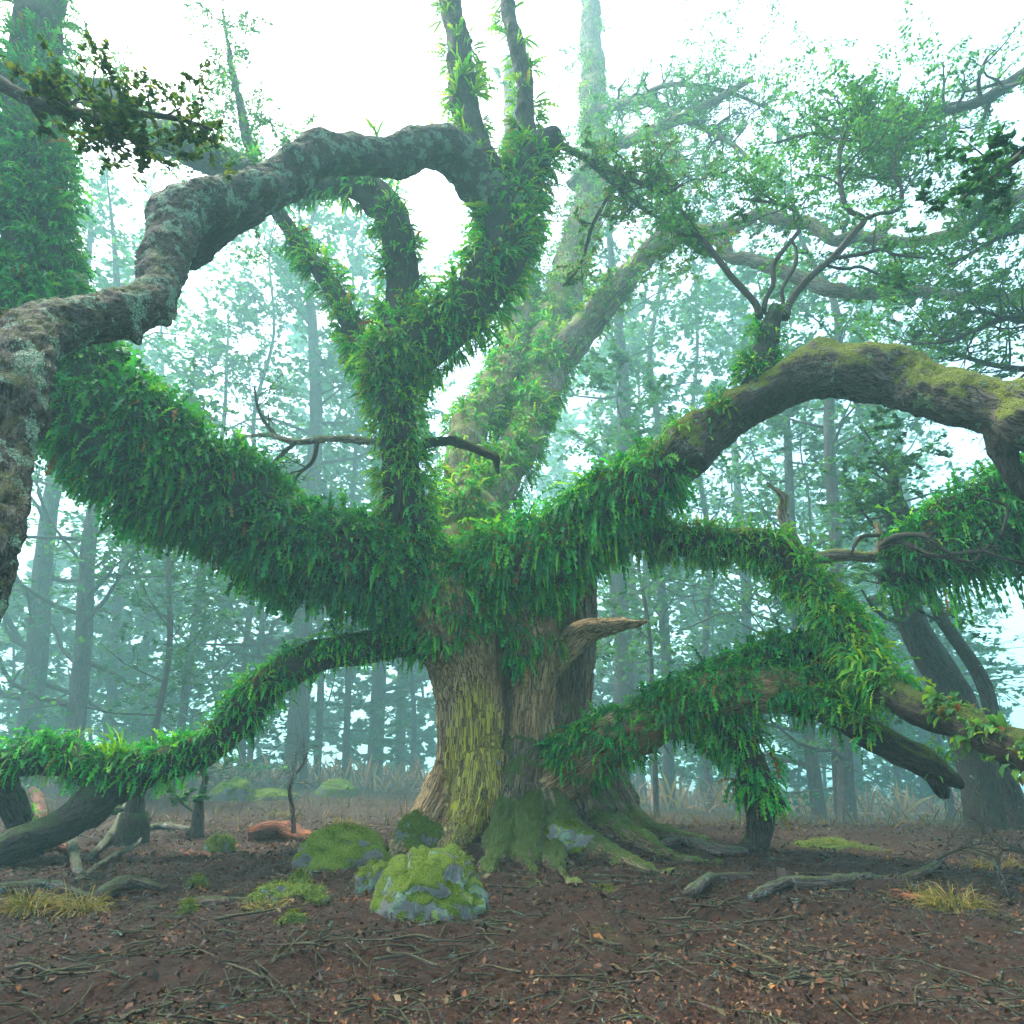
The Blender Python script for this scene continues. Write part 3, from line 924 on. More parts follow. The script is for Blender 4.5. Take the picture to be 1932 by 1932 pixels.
L['bar'] = limb('limb', [(800, 838, 10.2, 9), (840, 830, 10.1, 9), (880, 838, 10.0, 10), (915, 852, 9.95, 9), (934, 862, 9.9, 9), (938, 882, 9.9, 6), (941, 894, 9.9, 3)], 'moss_bark', 12)
L['bar2'] = limb('limb', [(740, 838, 10.2, 9), (690, 832, 10.4, 8), (630, 826, 10.6, 7), (560, 832, 10.8, 6), (500, 820, 11.0, 5), (445, 828, 11.2, 3)], 'pale_bark', 10)

# the two pale stems that rise behind
L['rear'] = limb('limb', [(880, 1180, 11.8, 70), (885, 1090, 12.2, 62), (890, 1010, 12.8, 58), (900, 950, 13.4, 58), (940, 905, 14.2, 46), (972, 850, 15.2, 40), (1003, 760, 16.6, 40), (1032, 690, 17.8, 40), (1050, 600, 19.2, 36), (1074, 508, 20.6, 32),
                          (1100, 420, 21.8, 29), (1122, 315, 23.0, 26), (1121, 228, 24.0, 24), (1117, 100, 25.5, 20), (1110, -80, 27.0, 16)],
                  'pale_bark', 28, ridge=0.045, knots=4, lump=0.10, label='pale rear stem rising into the mist')
L['rear2'] = limb('limb', [(885, 960, 13.2, 50), (872, 885, 14.0, 40), (893, 805, 15.2, 37), (932, 742, 16.4, 35), (962, 690, 17.4, 33), (978, 620, 18.6, 29), (985, 530, 20.0, 24), (975, 420, 21.5, 19), (965, 280, 23.0, 15), (960, 120, 25.0, 10)], 'pale_bark', 20, knots=3, ridge=0.04, lump=0.10)
L['bough'] = limb('limb', [(1036, 690, 17.8, 34), (1083, 641, 17.4, 30), (1135, 585, 17.0, 27), (1188, 515, 16.6, 22), (1240, 463, 16.2, 19), (1304, 438, 15.8, 17), (1343, 435, 15.5, 17), (1403, 417, 15.2, 13), (1431, 405, 15.0, 12), (1473, 417, 14.8, 13),
                           (1529, 424, 14.6, 13), (1571, 454, 14.4, 12), (1623, 446, 14.2, 11), (1704, 456, 14.0, 10), (1774, 445, 13.7, 10), (1833, 421, 13.4, 11), (1886, 393, 13.2, 13), (1960, 350, 13.0, 14)], 'pale_bark', 16, lump=0.2,
                  label='crooked mossy bough reaching across the upper right')
L['bough2'] = limb('limb', [(1350, 437, 15.5, 14), (1366, 465, 15.3, 13), (1380, 488, 15.2, 12), (1413, 491, 15.0, 13), (1466, 508, 14.8, 13), (1518, 529, 14.6, 13), (1564, 547, 14.4, 13), (1641, 554, 14.2, 12), (1711, 545, 14.0, 11), (1781, 554, 13.8, 9),
                            (1851, 564, 13.6, 10), (1960, 558, 13.4, 9)], 'pale_bark', 16, lump=0.2)
L['bough3'] = limb('limb', [(1075, 352, 22.6, 12), (1100, 322, 22.0, 13), (1135, 281, 20.5, 12), (1188, 263, 19.0, 11), (1240, 245, 18.0, 10), (1330, 200, 17.0, 9), (1420, 150, 16.5, 6)], 'pale_bark', 14, lump=0.2)

# fern coats -------------------------------------------------------
def coat(key, *a, **k):
    o, p = L[key]
    fern_coat(o, p, *a, **k)

fern_coat(trunk_o, trunk_paths[0], 0.74, 1.0, 240, (0.2, 0.5), 'all', 2.2, 0.3, keep=6)
fern_coat(stem_o, stem_paths[0], 0.72, 1.0, 160, (0.2, 0.5), 'all', 2.4, 0.2, keep=4)
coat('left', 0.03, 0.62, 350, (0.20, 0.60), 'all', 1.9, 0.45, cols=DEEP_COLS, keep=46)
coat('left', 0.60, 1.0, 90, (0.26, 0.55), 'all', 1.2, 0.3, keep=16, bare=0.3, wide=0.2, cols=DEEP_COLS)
coat('up', 0.02, 0.52, 290, (0.16, 0.50), 'all', 1.9, 0.5, keep=26, cols=FERN_COLS + BRIGHT_COLS * 2)  # bright palette weighted here so frond colour stands for backlit edges
coat('up', 0.48, 0.97, 170, (0.24, 0.56), 'all', 1.4, 0.35, keep=24, bare=0.12, cols=FERN_COLS + BRIGHT_COLS, strap=0.6)
coat('spire', 0.1, 1.0, 50, (0.3, 0.55), 'all', 1.3, 0.5, cols=BRIGHT_COLS, strap=0.7, keep=6)
coat('spire2', 0.05, 1.0, 50, (0.3, 0.55), 'all', 1.3, 0.5, cols=BRIGHT_COLS, strap=0.7, keep=6)
coat('fork', 0.0, 0.45, 100, (0.26, 0.48), 'all', 1.4, 0.4, keep=10, bare=0.2, cols=FERN_COLS + BRIGHT_COLS, strap=0.6)
coat('fork', 0.45, 1.0, 18, (0.1, 0.25), 'top', 1.0, 0.5, bare=0.5)
coat('thin', 0.0, 0.28, 150, (0.26, 0.46), 'all', 1.4, 0.4, cols=FERN_COLS + BRIGHT_COLS)
coat('arch', 0.04, 0.26, 16, (0.22, 0.42), 'top', 1.0, 0.8, cols=BRIGHT_COLS, strap=0.8, bare=0.5, keep=6)
coat('right', 0.0, 0.42, 380, (0.18, 0.54), 'all', 1.9, 0.5, keep=40)
coat('right', 0.10, 0.34, 90, (0.40, 0.90), 'side', 3.4, 0.2, keep=10, wide=0.10)
coat('right', 0.40, 0.54, 150, (0.18, 0.40), 'tophalf', 1.7, 0.5, keep=10, bare=0.2, cols=FERN_COLS + BRIGHT_COLS)
coat('mid', 0.05, 0.74, 320, (0.18, 0.42), 'all', 1.9, 0.5, keep=30, cols=FERN_COLS + BRIGHT_COLS, strap=0.55)
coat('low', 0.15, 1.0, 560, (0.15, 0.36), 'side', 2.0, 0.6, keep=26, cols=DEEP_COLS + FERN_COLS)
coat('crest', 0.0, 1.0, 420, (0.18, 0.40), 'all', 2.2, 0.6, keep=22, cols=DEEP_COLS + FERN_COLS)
coat('lowend', 0.1, 0.62, 260, (0.16, 0.36), 'side', 2.0, 0.5, keep=8, cols=FERN_COLS + BRIGHT_COLS)
coat('lowend', 0.6, 0.97, 60, (0.12, 0.26), 'tophalf', 1.4, 0.7, keep=4, bare=0.2, cols=BRIGHT_COLS)
coat('prop', 0.05, 0.60, 330, (0.18, 0.40), 'all', 2.4, 0.3, keep=16)
coat('lowleft', 0.08, 0.98, 380, (0.16, 0.36), 'side', 1.9, 0.6, keep=26)
coat('lowleft', 0.68, 1.0, 60, (0.30, 0.55), 'top', 1.0, 1.2, cols=BRIGHT_COLS, strap=1.0, wide=0.10, keep=6)
coat('leftpost', 0.0, 0.8, 60, (0.16, 0.3), 'all', 2.0, 0.3)
coat('clump2', 0.0, 1.0, 300, (0.18, 0.42), 'all', 1.6, 0.8, keep=8)
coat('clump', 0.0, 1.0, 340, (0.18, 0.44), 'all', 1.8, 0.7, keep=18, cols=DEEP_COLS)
coat('clump', 0.2, 1.0, 110, (0.4, 0.85), 'all', 3.4, 0.3, keep=8, wide=0.085)
coat('rear', 0.0, 0.30, 130, (0.22, 0.5), 'side', 2.0, 0.4, bare=0.25, cols=FERN_COLS + BRIGHT_COLS)
coat('rear', 0.28, 0.75, 45, (0.25, 0.5), 'side', 1.8, 0.4, bare=0.40, cols=BRIGHT_COLS)
coat('rear2', 0.0, 0.75, 90, (0.25, 0.5), 'all', 1.8, 0.4, bare=0.2, cols=FERN_COLS + BRIGHT_COLS)
coat('bough', 0.0, 0.30, 70, (0.22, 0.42), 'all', 1.6, 0.5, cols=BRIGHT_COLS)
own_fronds()

# ------------------------------------------------------------------ twigs and small leaves on the great tree
LEAF_COLS = [(0.0403, 0.1495, 0.054), (0.0517, 0.1755, 0.054), (0.0322, 0.1235, 0.054), (0.0862, 0.1885, 0.036)]
WARM_LEAF = LEAF_COLS + [(0.085, 0.110, 0.025), (0.10, 0.075, 0.03)]

def line_branch(pts, seg=7, step=0.10):
    """a drawn twig: its tube and its path"""
    p = pxpath(pts, step)
    return tube(p, seg, 0.12, 0, seed=RNG.uniform(0, 40)), p

def sprout_along(p, t0, t1, count, length, rng, out, levels=1, upb=0.05, r=None, side=1.0, lift=0.35, seglen=0.22):
    for i in rng.integers(int(t0 * (len(p.p) - 1)), int(t1 * (len(p.p) - 1)) + 1, count):
        d = unit(rng.normal(0, 1, 3) * np.array([side, side, 0.5]) + p.t[i] * 0.6 + np.array([0, 0, lift]))
        crooked(p.p[i], d, length * rng.uniform(0.5, 1.2), (r or max(p.r[i] * 0.45, 0.006)), levels, rng, out, 0.45, upb, (3, 5), seglen)

def leafy(parent, lines, sprouts, per_m, size, spread, cols, seed, levels=(0,), twig_name='shoot', flat=0.45, label=None):
    """drawn twigs plus the finer twigs and leaves that grow from them: one woody part with its leaves"""
    rng = np.random.default_rng(seed)
    bag, out = Bag(), []
    paths = []
    for pts in lines:
        (V, Q, T, g), p = line_branch(pts)
        bag.add(V, Q, T, None, g)
        paths.append(p)
    for (k, t0, t1, cnt, ln, lv) in sprouts:
        sprout_along(paths[k], t0, t1, cnt, ln, rng, out, lv)
    branch_tubes(bag, out, 5, 0.14)
    o = link(twig_name, bag.mesh(twig_name, [M['twig']], True), parent)
    if label:
        o['label'] = label
    if per_m and levels == (0,) and out:
        lb = sprays(out, rng, per_m * 0.40, size, cols, 0.32)
        link('foliage', lb.mesh('foliage', [M['leaf']], False), o, kind='stuff')
    return o

# the fern knob on the right limb and the small tree that grows out of it
L['knobshoot'] = limb('limb', [(1420, 745, 8.75, 30), (1432, 700, 8.75, 26), (1445, 650, 8.8, 22), (1455, 605, 8.8, 18), (1462, 580, 8.85, 10)], 'wet_bark', 16, label='short ferny stump standing on the right limb')
BIG.clear()
coat('knobshoot', 0.1, 1.0, 190, (0.22, 0.42), 'all', 1.6, 0.6, keep=10, cols=FERN_COLS + BRIGHT_COLS)
leafy(TREE, [
    [(1432, 600, 8.8, 8), (1427, 575, 8.8, 7), (1406, 550, 8.8, 7), (1378, 519, 8.85, 6.5), (1343, 473, 8.9, 6), (1319, 445, 8.9, 5), (1291, 442, 8.9, 4), (1256, 424, 9.0, 3)],
    [(1440, 590, 8.8, 6), (1445, 564, 8.8, 5), (1459, 536, 8.7, 5), (1459, 501, 8.7, 5), (1480, 470, 8.6, 4.5), (1511, 428, 8.6, 4), (1497, 396, 8.6, 4), (1455, 382, 8.7, 3), (1396, 375, 8.8, 2.5)],
    [(1480, 600, 8.9, 10), (1487, 578, 8.9, 8), (1501, 554, 8.9, 7), (1536, 515, 8.8, 7), (1571, 487, 8.8, 7), (1606, 445, 8.7, 6), (1630, 414, 8.7, 6), (1600, 396, 8.7, 5), (1588, 361, 8.7, 5), (1583, 309, 8.8, 4.5), (1592, 253, 8.9, 4), (1641, 205, 9.0, 3)],
    [(1630, 414, 8.7, 4), (1658, 403, 8.6, 4), (1693, 396, 8.5, 4), (1702, 361, 8.5, 3.5), (1686, 323, 8.5, 3), (1700, 260, 8.6, 2)],
    [(1571, 487, 8.8, 4), (1623, 480, 8.7, 4), (1665, 470, 8.6, 3.5), (1686, 480, 8.6, 3), (1746, 487, 8.5, 2)],
    [(1555, 500, 8.8, 3), (1594, 508, 8.7, 3), (1622, 503, 8.7, 3), (1658, 518, 8.6, 3), (1693, 532, 8.6, 2.5), (1718, 557, 8.6, 1.5)],
    [(1467, 610, 8.9, 6), (1478, 575, 9.0, 4), (1476, 545, 9.0, 4), (1500, 500, 9.0, 4), (1502, 470, 9.0, 3), (1490, 450, 9.0, 2)],
], [(0, 0.6, 1.0, 9, 0.9, 1), (1, 0.6, 1.0, 12, 1.0, 1), (2, 0.55, 1.0, 26, 1.2, 1), (3, 0.4, 1.0, 14, 1.1, 1), (4, 0.4, 1.0, 7, 0.8, 1), (5, 0.6, 1.0, 4, 0.6, 1)],
    110, 0.07, 0.13, LEAF_COLS, 21, label='thin crooked shoots with small leaves rising from the ferny stump')
leafy(TREE, [
    [(1040, 262, 9.7, 8), (1065, 277, 9.7, 7), (1118, 305, 9.8, 6), (1153, 319, 9.8, 6), (1205, 344, 9.7, 5), (1258, 361, 9.6, 4), (1289, 347, 9.5, 3)],
    [(1100, 296, 9.8, 4), (1160, 350, 9.9, 4), (1215, 395, 10.0, 4), (1270, 425, 10.0, 3), (1300, 440, 10.0, 2)],
    [(1160, 350, 9.9, 4), (1120, 420, 10.4, 4), (1095, 500, 10.8, 3), (1062, 540, 11.2, 2)],
], [(0, 0.35, 1.0, 22, 1.1, 1), (1, 0.3, 1.0, 16, 1.0, 1), (2, 0.2, 1.0, 6, 0.7, 1)], 110, 0.07, 0.13, WARM_LEAF, 22, label='drooping leafy twig right of the heart')
# twigs on the pale boughs
for key, cnt, ln, seed in (('bough', 46, 1.5, 31), ('bough2', 34, 1.3, 32), ('bough3', 34, 2.6, 33), ('rear', 36, 2.2, 34), ('rear2', 22, 1.8, 35), ('thin', 30, 1.5, 36), ('fork', 34, 1.6, 37)):
    o, p = L[key]
    rng = np.random.default_rng(seed)
    out, bag = [], Bag()
    sprout_along(p, 0.35 if key != 'bough' else 0.12, 1.0, cnt, ln, rng, out, 1, 0.03, 0.016, 1.0, 0.25)
    branch_tubes(bag, out, 5, 0.18)
    link('twig_spray', bag.mesh('twig_spray', [M['twig']]), o, kind='stuff')
    lb = sprays(out, rng, 44, 0.085 if key in ('thin', 'fork') else 0.11, WARM_LEAF if key in ('rear', 'bough') else LEAF_COLS, 0.32)
    link('foliage', lb.mesh('foliage', [M['leaf']], False), o, kind='stuff')
for lab, lines, cnt, sd in (
    ('leafy bough spreading under the top edge at the right', [[(1960, 120, 11.0, 12), (1850, 190, 11.0, 10), (1740, 220, 11.0, 8), (1640, 235, 11.0, 6), (1540, 250, 11.0, 4), (1460, 270, 11.0, 2)],
                                                              [(1740, 220, 11.0, 6), (1700, 290, 10.8, 5), (1640, 330, 10.7, 3)]], 30, 41),
    ('leafy bough right of the rear stem near the top edge', [[(1121, 215, 24.0, 10), (1200, 190, 20.5, 8), (1290, 225, 18.0, 7), (1370, 265, 16.5, 5), (1440, 320, 15.5, 3)],
                                                             [(1200, 190, 20.5, 6), (1260, 160, 18.5, 5), (1360, 170, 17.0, 4), (1440, 200, 16.0, 3)], [(1240, 246, 18.0, 5), (1290, 320, 16.5, 4), (1340, 380, 15.5, 2)]], 26, 42),
    ('leafy bough along the right edge', [[(1990, 420, 10.2, 9), (1900, 440, 10.3, 6), (1830, 480, 10.4, 4), (1790, 500, 10.4, 2)], [(1990, 620, 10.5, 8), (1900, 600, 10.5, 6), (1800, 640, 10.6, 4), (1720, 650, 10.7, 2)],
                                          [(1990, 700, 11.5, 7), (1880, 690, 11.5, 5), (1780, 660, 11.6, 4), (1700, 640, 11.6, 2)]], 22, 43)):
    leafy(TREE, lines, [(q, 0.1, 1.0, cnt, 1.5, 1) for q in range(len(lines))], 110, 0.085, 0.14, LEAF_COLS, sd, label=lab)
# bare grey twigs in front of the ferns at the right
leafy(TREE, [
    [(1662, 1030, 9.2, 6), (1690, 1012, 8.6, 5), (1746, 1011, 8.0, 5), (1775, 1035, 7.8, 4.5), (1800, 1045, 7.7, 4), (1850, 1040, 7.6, 4), (1890, 1052, 7.6, 3), (1932, 1062, 7.6, 2.5)],
    [(1662, 1035, 9.2, 5), (1700, 1022, 8.6, 5), (1750, 1045, 8.0, 4.5), (1800, 1052, 7.8, 4), (1826, 1062, 7.7, 4), (1850, 1050, 7.7, 3), (1858, 1035, 7.7, 3), (1885, 1030, 7.7, 2)],
    [(1680, 1018, 8.8, 3), (1730, 1008, 8.2, 3), (1775, 1006, 8.0, 2)],
    [(1660, 1010, 9.3, 4), (1625, 1012, 9.3, 4), (1612, 1030, 9.3, 3.5), (1606, 1045, 9.3, 2)],
    [(1850, 940, 7.8, 3), (1900, 955, 7.8, 3), (1895, 990, 7.8, 3), (1888, 1010, 7.8, 2)],
], [(0, 0.5, 1.0, 8, 0.5, 1), (1, 0.5, 1.0, 8, 0.5, 1)], 0.0, 0.05, 0.05, LEAF_COLS, 23, levels=(9,), label='bare grey twigs in front of the right-hand ferns')
leafy(TREE, [
    [(600, 826, 10.7, 5), (590, 870, 10.7, 4), (560, 900, 10.7, 3), (540, 960, 10.8, 2)],
    [(560, 832, 10.8, 4), (520, 870, 10.9, 4), (500, 900, 11.0, 3), (470, 910, 11.0, 2)],
    [(520, 822, 11.0, 4), (490, 780, 11.0, 3), (480, 730, 11.0, 2)],
], [(0, 0.2, 1.0, 6, 0.8, 1), (1, 0.2, 1.0, 6, 0.8, 1), (2, 0.2, 1.0, 6, 0.9, 1)], 10, 0.07, 0.08, LEAF_COLS, 24)
# round climbing leaves on the mossy right limb, nearest the camera
CLIMB = [(0.05, 0.17, 0.05), (0.07, 0.20, 0.05), (0.04, 0.14, 0.055), (0.09, 0.21, 0.04)]
n_big = len(BIG)
coat('mid', 0.55, 0.95, 170, (0.09, 0.17), 'side', 1.8, 0.6, cols=CLIMB, strap=1.0, wide=0.85, keep=190, name='climber', brown=0.04)
for j in range(n_big, len(BIG)):
    BIG[j] = BIG[j] + ('climber_leaf',)
for item in BIG:
    b = Bag()
    put_fronds(b, item[2][None], item[1], item[3], item[4], item[5][None])
    nm = item[6] if len(item) > 6 else 'fern_frond'
    link(nm, b.mesh(nm, [M['fern']], False), item[0])

# boughs of trees beside the camera that reach into the top corners
def near_bough(name, lines, cnt, ln, size, seed, label, cols):
    p0 = P(*lines[0][0][:3])
    root = empty(name, p0, label=label, category='branch')
    leafy(root, lines, [(k, 0.15, 1.0, cnt, ln, 1) for k in range(len(lines))], 55, size, 0.05, cols, seed, twig_name='bough')
near_bough('overhanging_branch', [[(-60, 120, 3.6, 16), (60, 190, 3.6, 12), (160, 215, 3.6, 9), (260, 215, 3.6, 7), (340, 225, 3.6, 5), (400, 245, 3.6, 3)], [(180, 214, 3.6, 6), (230, 250, 3.5, 4), (270, 285, 3.5, 3)]],
           20, 0.36, 0.052, 51, 'dark leafy branch hanging into the top left corner', [(0.03, 0.07, 0.02), (0.05, 0.09, 0.015), (0.02, 0.05, 0.02), (0.09, 0.11, 0.015)])
near_bough('overhanging_branch', [[(2000, 240, 4.6, 12), (1930, 290, 4.6, 8), (1880, 330, 4.6, 6), (1840, 355, 4.6, 4), (1815, 375, 4.6, 2)]],
           14, 0.45, 0.075, 52, 'leafy branch poking in at the upper right edge', [(0.02, 0.08, 0.045), (0.03, 0.10, 0.05)])
# ------------------------------------------------------------------ boulders, logs and sticks
def boulder(name, x0, x1, top, base, Y, mat, label, seed, deep=0.8, bumpy=0.16, cat='boulder', squash=1.0, group=None):
    a, b, t_ = P(x0, base, Y), P(x1, base, Y), P((x0 + x1) / 2, top, Y)
    cx, w = (a[0] + b[0]) / 2, (b[0] - a[0]) / 2
    zb = float(ground_z(cx, Y))
    h = max(t_[2] - min(zb, a[2]), 0.05)
    nu, nv = 72, 40
    th = np.linspace(0, 2 * np.pi, nu, endpoint=False)
    ph = np.linspace(0.0, np.pi * 0.66, nv)
    T_, H_ = np.meshgrid(th, ph)
    S = np.stack([np.sin(H_) * np.cos(T_), np.sin(H_) * np.sin(T_), np.cos(H_)], -1)
    q = np.sign(S) * np.abs(S) ** 0.97
    R = 1 + bumpy * fbm(S * 1.3 + seed, 3) * 2.2 - 0.10 * np.clip(np.abs(fbm(S * 2.2 + seed * 2, 2)) * -6 + 1, 0, 1) + 0.05 * fbm(S * 5 + seed, 3) + 0.018 * fbm(S * 17 + seed, 2)
    V = q * R[..., None] * np.array([w, w * deep, h * 1.0]) * np.array([1, 1, squash])
    V = V + np.array([0, 0, 0])
    i = np.arange(nu * nv).reshape(nv, nu)
    Q = np.stack([i[:-1], i[1:], np.roll(i[1:], -1, 1), np.roll(i[:-1], -1, 1)], -1).reshape(-1, 4)
    o = link(name, mesh(name, V, Q, None, [M[mat]]), None, label=label, category=cat)
    o.location = (cx, Y + w * deep * 0.3, min(zb, a[2]) - 0.02)
    rng = np.random.default_rng(int(seed * 10))
    W = V.reshape(-1, 3)
    nrm = unit(W / np.array([w, w * deep, h]) ** 2 * 1.0)
    n = int(min(4200, 2600 * (w * w + w * h) * 4 + 200))
    if Y > 12:
        n = n // 4
    k = rng.integers(0, len(W) - nu, n)
    fr = rng.uniform(0, 1, (n, 1))
    base = W[k] * (1 - fr) + W[k + nu] * fr + rng.normal(0, 0.012, (n, 3))
    keepm = (0.42 * nrm[k, 2] + 0.5 * fbm((base + np.array(o.location)) * 3.2, 3)) > (0.04 if mat != 'rock' else 0.30)
    base, nk = base[keepm], nrm[k][keepm]
    Vf, F, _ = fronds(base - nk * 0.004, nk + rng.normal(0, 0.5, base.shape), rng.uniform(0.012, 0.035, len(base)), np.full(len(base), 0.010), np.full(len(base), 0.6), 'strap', 2, rng)
    mb = Bag()
    put_fronds(mb, Vf, 'strap', F, 2, pal(len(base), [(0.07, 0.12, 0.010), (0.105, 0.155, 0.012), (0.045, 0.078, 0.010), (0.145, 0.17, 0.015)], 0.3, rng))
    fo = link('moss', mb.mesh('moss', [M['grass']], False), o, kind='stuff')
    fo.matrix_parent_inverse = Matrix.Identity(4)
    if group:
        o['group'] = group
    return o

boulder('boulder', 694, 916, 1594, 1702, 5.9, 'rock', 'large rounded boulder with patches of moss and pale green lichen, nearest rock', 1.3, 0.8, 0.10)
boulder('boulder', 545, 742, 1553, 1622, 8.4, 'rock_moss', 'sloping boulder under bright green moss with a bare grey streak', 4.1, 0.7, 0.13)
boulder('boulder', 462, 618, 1664, 1698, 6.3, 'moss', 'low flat rock cushioned in moss on the leaf litter', 7.7, 0.7, 0.22)
boulder('boulder', 728, 838, 1540, 1606, 9.6, 'moss', 'mossy rock wedged against the foot of the trunk', 9.2, 0.8, 0.16)
boulder('boulder', 672, 735, 1618, 1668, 7.0, 'rock_moss', 'small mossy rock tucked behind the nearest boulder', 3.3, 0.8, 0.16)
boulder('boulder', 1028, 1135, 1545, 1622, 9.5, 'rock', 'lichen-spotted rock lying among the roots', 11.0, 0.7, 0.2)
boulder('boulder', 385, 482, 1466, 1512, 24, 'rock_moss', 'grey boulder in the mist behind the low left limb', 13.0, 0.8, 0.12)
boulder('boulder', 590, 672, 1472, 1503, 30, 'rock_moss', 'distant mossy boulder beside the misty trunks', 15.0, 0.8, 0.12)
boulder('boulder', 440, 560, 1488, 1512, 24.5, 'rock', 'flat distant rock between two mossy boulders', 16.4, 0.7, 0.12)
boulder('moss_mound', 1480, 1680, 1586, 1618, 10.3, 'moss', 'long moss-topped hump of earth at the right', 17.0, 0.35, 0.3, 'mound')
boulder('moss_cushion', 345, 392, 1653, 1668, 7.4, 'moss', 'small yellow-green moss cushion on the litter left of the flat rock', 21.0, 0.7, 0.2, 'moss')
boulder('moss_cushion', 335, 375, 1696, 1710, 6.0, 'moss', 'pale moss cushion near the front at the left', 23.0, 0.7, 0.2, 'moss')
boulder('moss_cushion', 522, 578, 1714, 1730, 5.6, 'moss', 'moss cushion in front of the flat mossy rock', 25.0, 0.7, 0.2, 'moss')
boulder('moss_cushion', 540, 588, 1636, 1648, 7.4, 'moss', 'moss cushion between the flat rock and the sloping boulder', 26.0, 0.7, 0.2, 'moss')
boulder('moss_cushion', 1180, 1250, 1655, 1670, 7.3, 'moss', 'dull green moss cushion on the bare litter right of the roots', 27.0, 0.7, 0.2, 'moss')
boulder('moss_cushion', 1110, 1170, 1668, 1682, 6.8, 'moss', 'dull moss cushion below the spreading roots', 28.0, 0.7, 0.2, 'moss')
boulder('moss_cushion', 385, 440, 1577, 1588, 10.6, 'moss', 'green moss cushion beside the broken log', 29.0, 0.7, 0.2, 'moss')

def log(name, pts, mat, label, cat='log', group=None, seg=14, lift=0.5, ridge=0.008, lump=0.2):
    """a piece of wood lying on the ground: picture points (px, py, r px, height above the ground in m)"""
    C = []
    for px, py, r, h in pts:
        g = on_ground(px, py, r)
        rr = r * depth(g) / FPX
        C.append([g[0], g[1], g[2] + rr * lift + h, rr])
    p = path(C, 0.05)
    V, Q, T, g = tube(p, seg, lump, ridge, 16, 0.15, seed=RNG.uniform(0, 50))
    c = V.mean(0)
    c[2] = V[:, 2].min()
    o = link(name, mesh(name, V - c, Q, T, [M[mat]], True, None, g), None, label=label, category=cat)
    o.location = Vector(c)
    if group:
        o['group'] = group
    return o

log('broken_log', [(470, 1592, 16, 0.05), (500, 1588, 18, 0.05), (540, 1586, 17, 0.03), (590, 1585, 13, 0.02), (640, 1586, 9, 0)], 'rotten', 'rotten broken log with splintered orange wood')
log('fallen_log', [(-30, 1692, 13, 0), (40, 1684, 12, 0), (100, 1680, 10, 0), (160, 1686, 8, 0), (190, 1700, 5, 0)], 'dead_wood', 'grey lichened log lying at the lower left corner')
log('fallen_log', [(180, 1702, 14, 0.0), (215, 1690, 14, 0.03), (250, 1692, 11, 0.02), (300, 1690, 8, 0)], 'dead_wood', 'short dark log with a pale sawn-looking end at the lower left')
log('fallen_log', [(340, 1712, 9, 0), (400, 1706, 9, 0), (460, 1704, 8, 0), (480, 1712, 5, 0)], 'dead_wood', 'crooked dark log at the front below the flat mossy rock')
log('fallen_log', [(1230, 1608, 8, 0.0), (1290, 1598, 10, 0.04), (1350, 1606, 11, 0.02), (1410, 1615, 9, 0)], 'dead_wood', 'pale fallen branch just left of the propping stem')
log('fallen_log', [(1420, 1700, 10, 0), (1480, 1672, 11, 0.02), (1560, 1672, 12, 0), (1640, 1662, 10, 0)], 'dead_wood', 'mossy half-buried log in front of the propping stem')
log('fallen_log', [(1300, 1700, 11, 0), (1330, 1676, 10, 0.03), (1352, 1664, 9, 0.03), (1420, 1658, 8, 0)], 'dead_wood', 'dark bent log at the lower right of the centre')
log('fallen_log', [(1690, 1698, 10, 0.02), (1740, 1692, 11, 0.02)], 'rotten', 'short chunk of rotten wood on the litter at the lower right')
log('fallen_log', [(1600, 1660, 7, 0.0), (1700, 1656, 9, 0.0), (1760, 1650, 7, 0.06), (1790, 1636, 4, 0.14)], 'dead_wood', 'long grey branch lying in front of the moss-topped hump')
log('fallen_log', [(70, 1610, 13, 0), (100, 1600, 12, 0.05), (130, 1612, 9, 0.02)], 'rotten', 'reddish chunk of wood beneath the low left limb')
log('fallen_log', [(130, 1598, 9, 0.12), (140, 1640, 9, 0.03), (152, 1660, 8, 0)], 'dead_wood', 'upright snapped root left of the fallen sticks')
log('fallen_log', [(140, 1670, 6, 0), (200, 1636, 5, 0.06), (250, 1612, 4, 0.12), (262, 1606, 2, 0.15)], 'dead_wood', 'long grey stick slanting up from the lower left litter')
log('fallen_log', [(165, 1625, 7, 0.0), (210, 1580, 7, 0.10), (240, 1545, 6, 0.3), (270, 1495, 5, 0.55)], 'dead_wood', 'thin bent branch leaning up toward the low left limb')
log('fallen_log', [(320, 1622, 5, 0.0), (370, 1615, 6, 0.02), (430, 1622, 4, 0)], 'rotten', 'thin red-brown branch on the litter left of the broken log')
log('fallen_log', [(275, 1565, 5, 0.05), (310, 1566, 7, 0.03), (360, 1572, 5, 0)], 'dead_wood', 'misty fallen branch behind the low left limb')
log('snag', [(50, 1530, 8, 0.55), (66, 1540, 9, 0.3), (78, 1560, 9, 0.0)], 'rotten', 'bare reddish broken snag under the low left limb', 'snag')

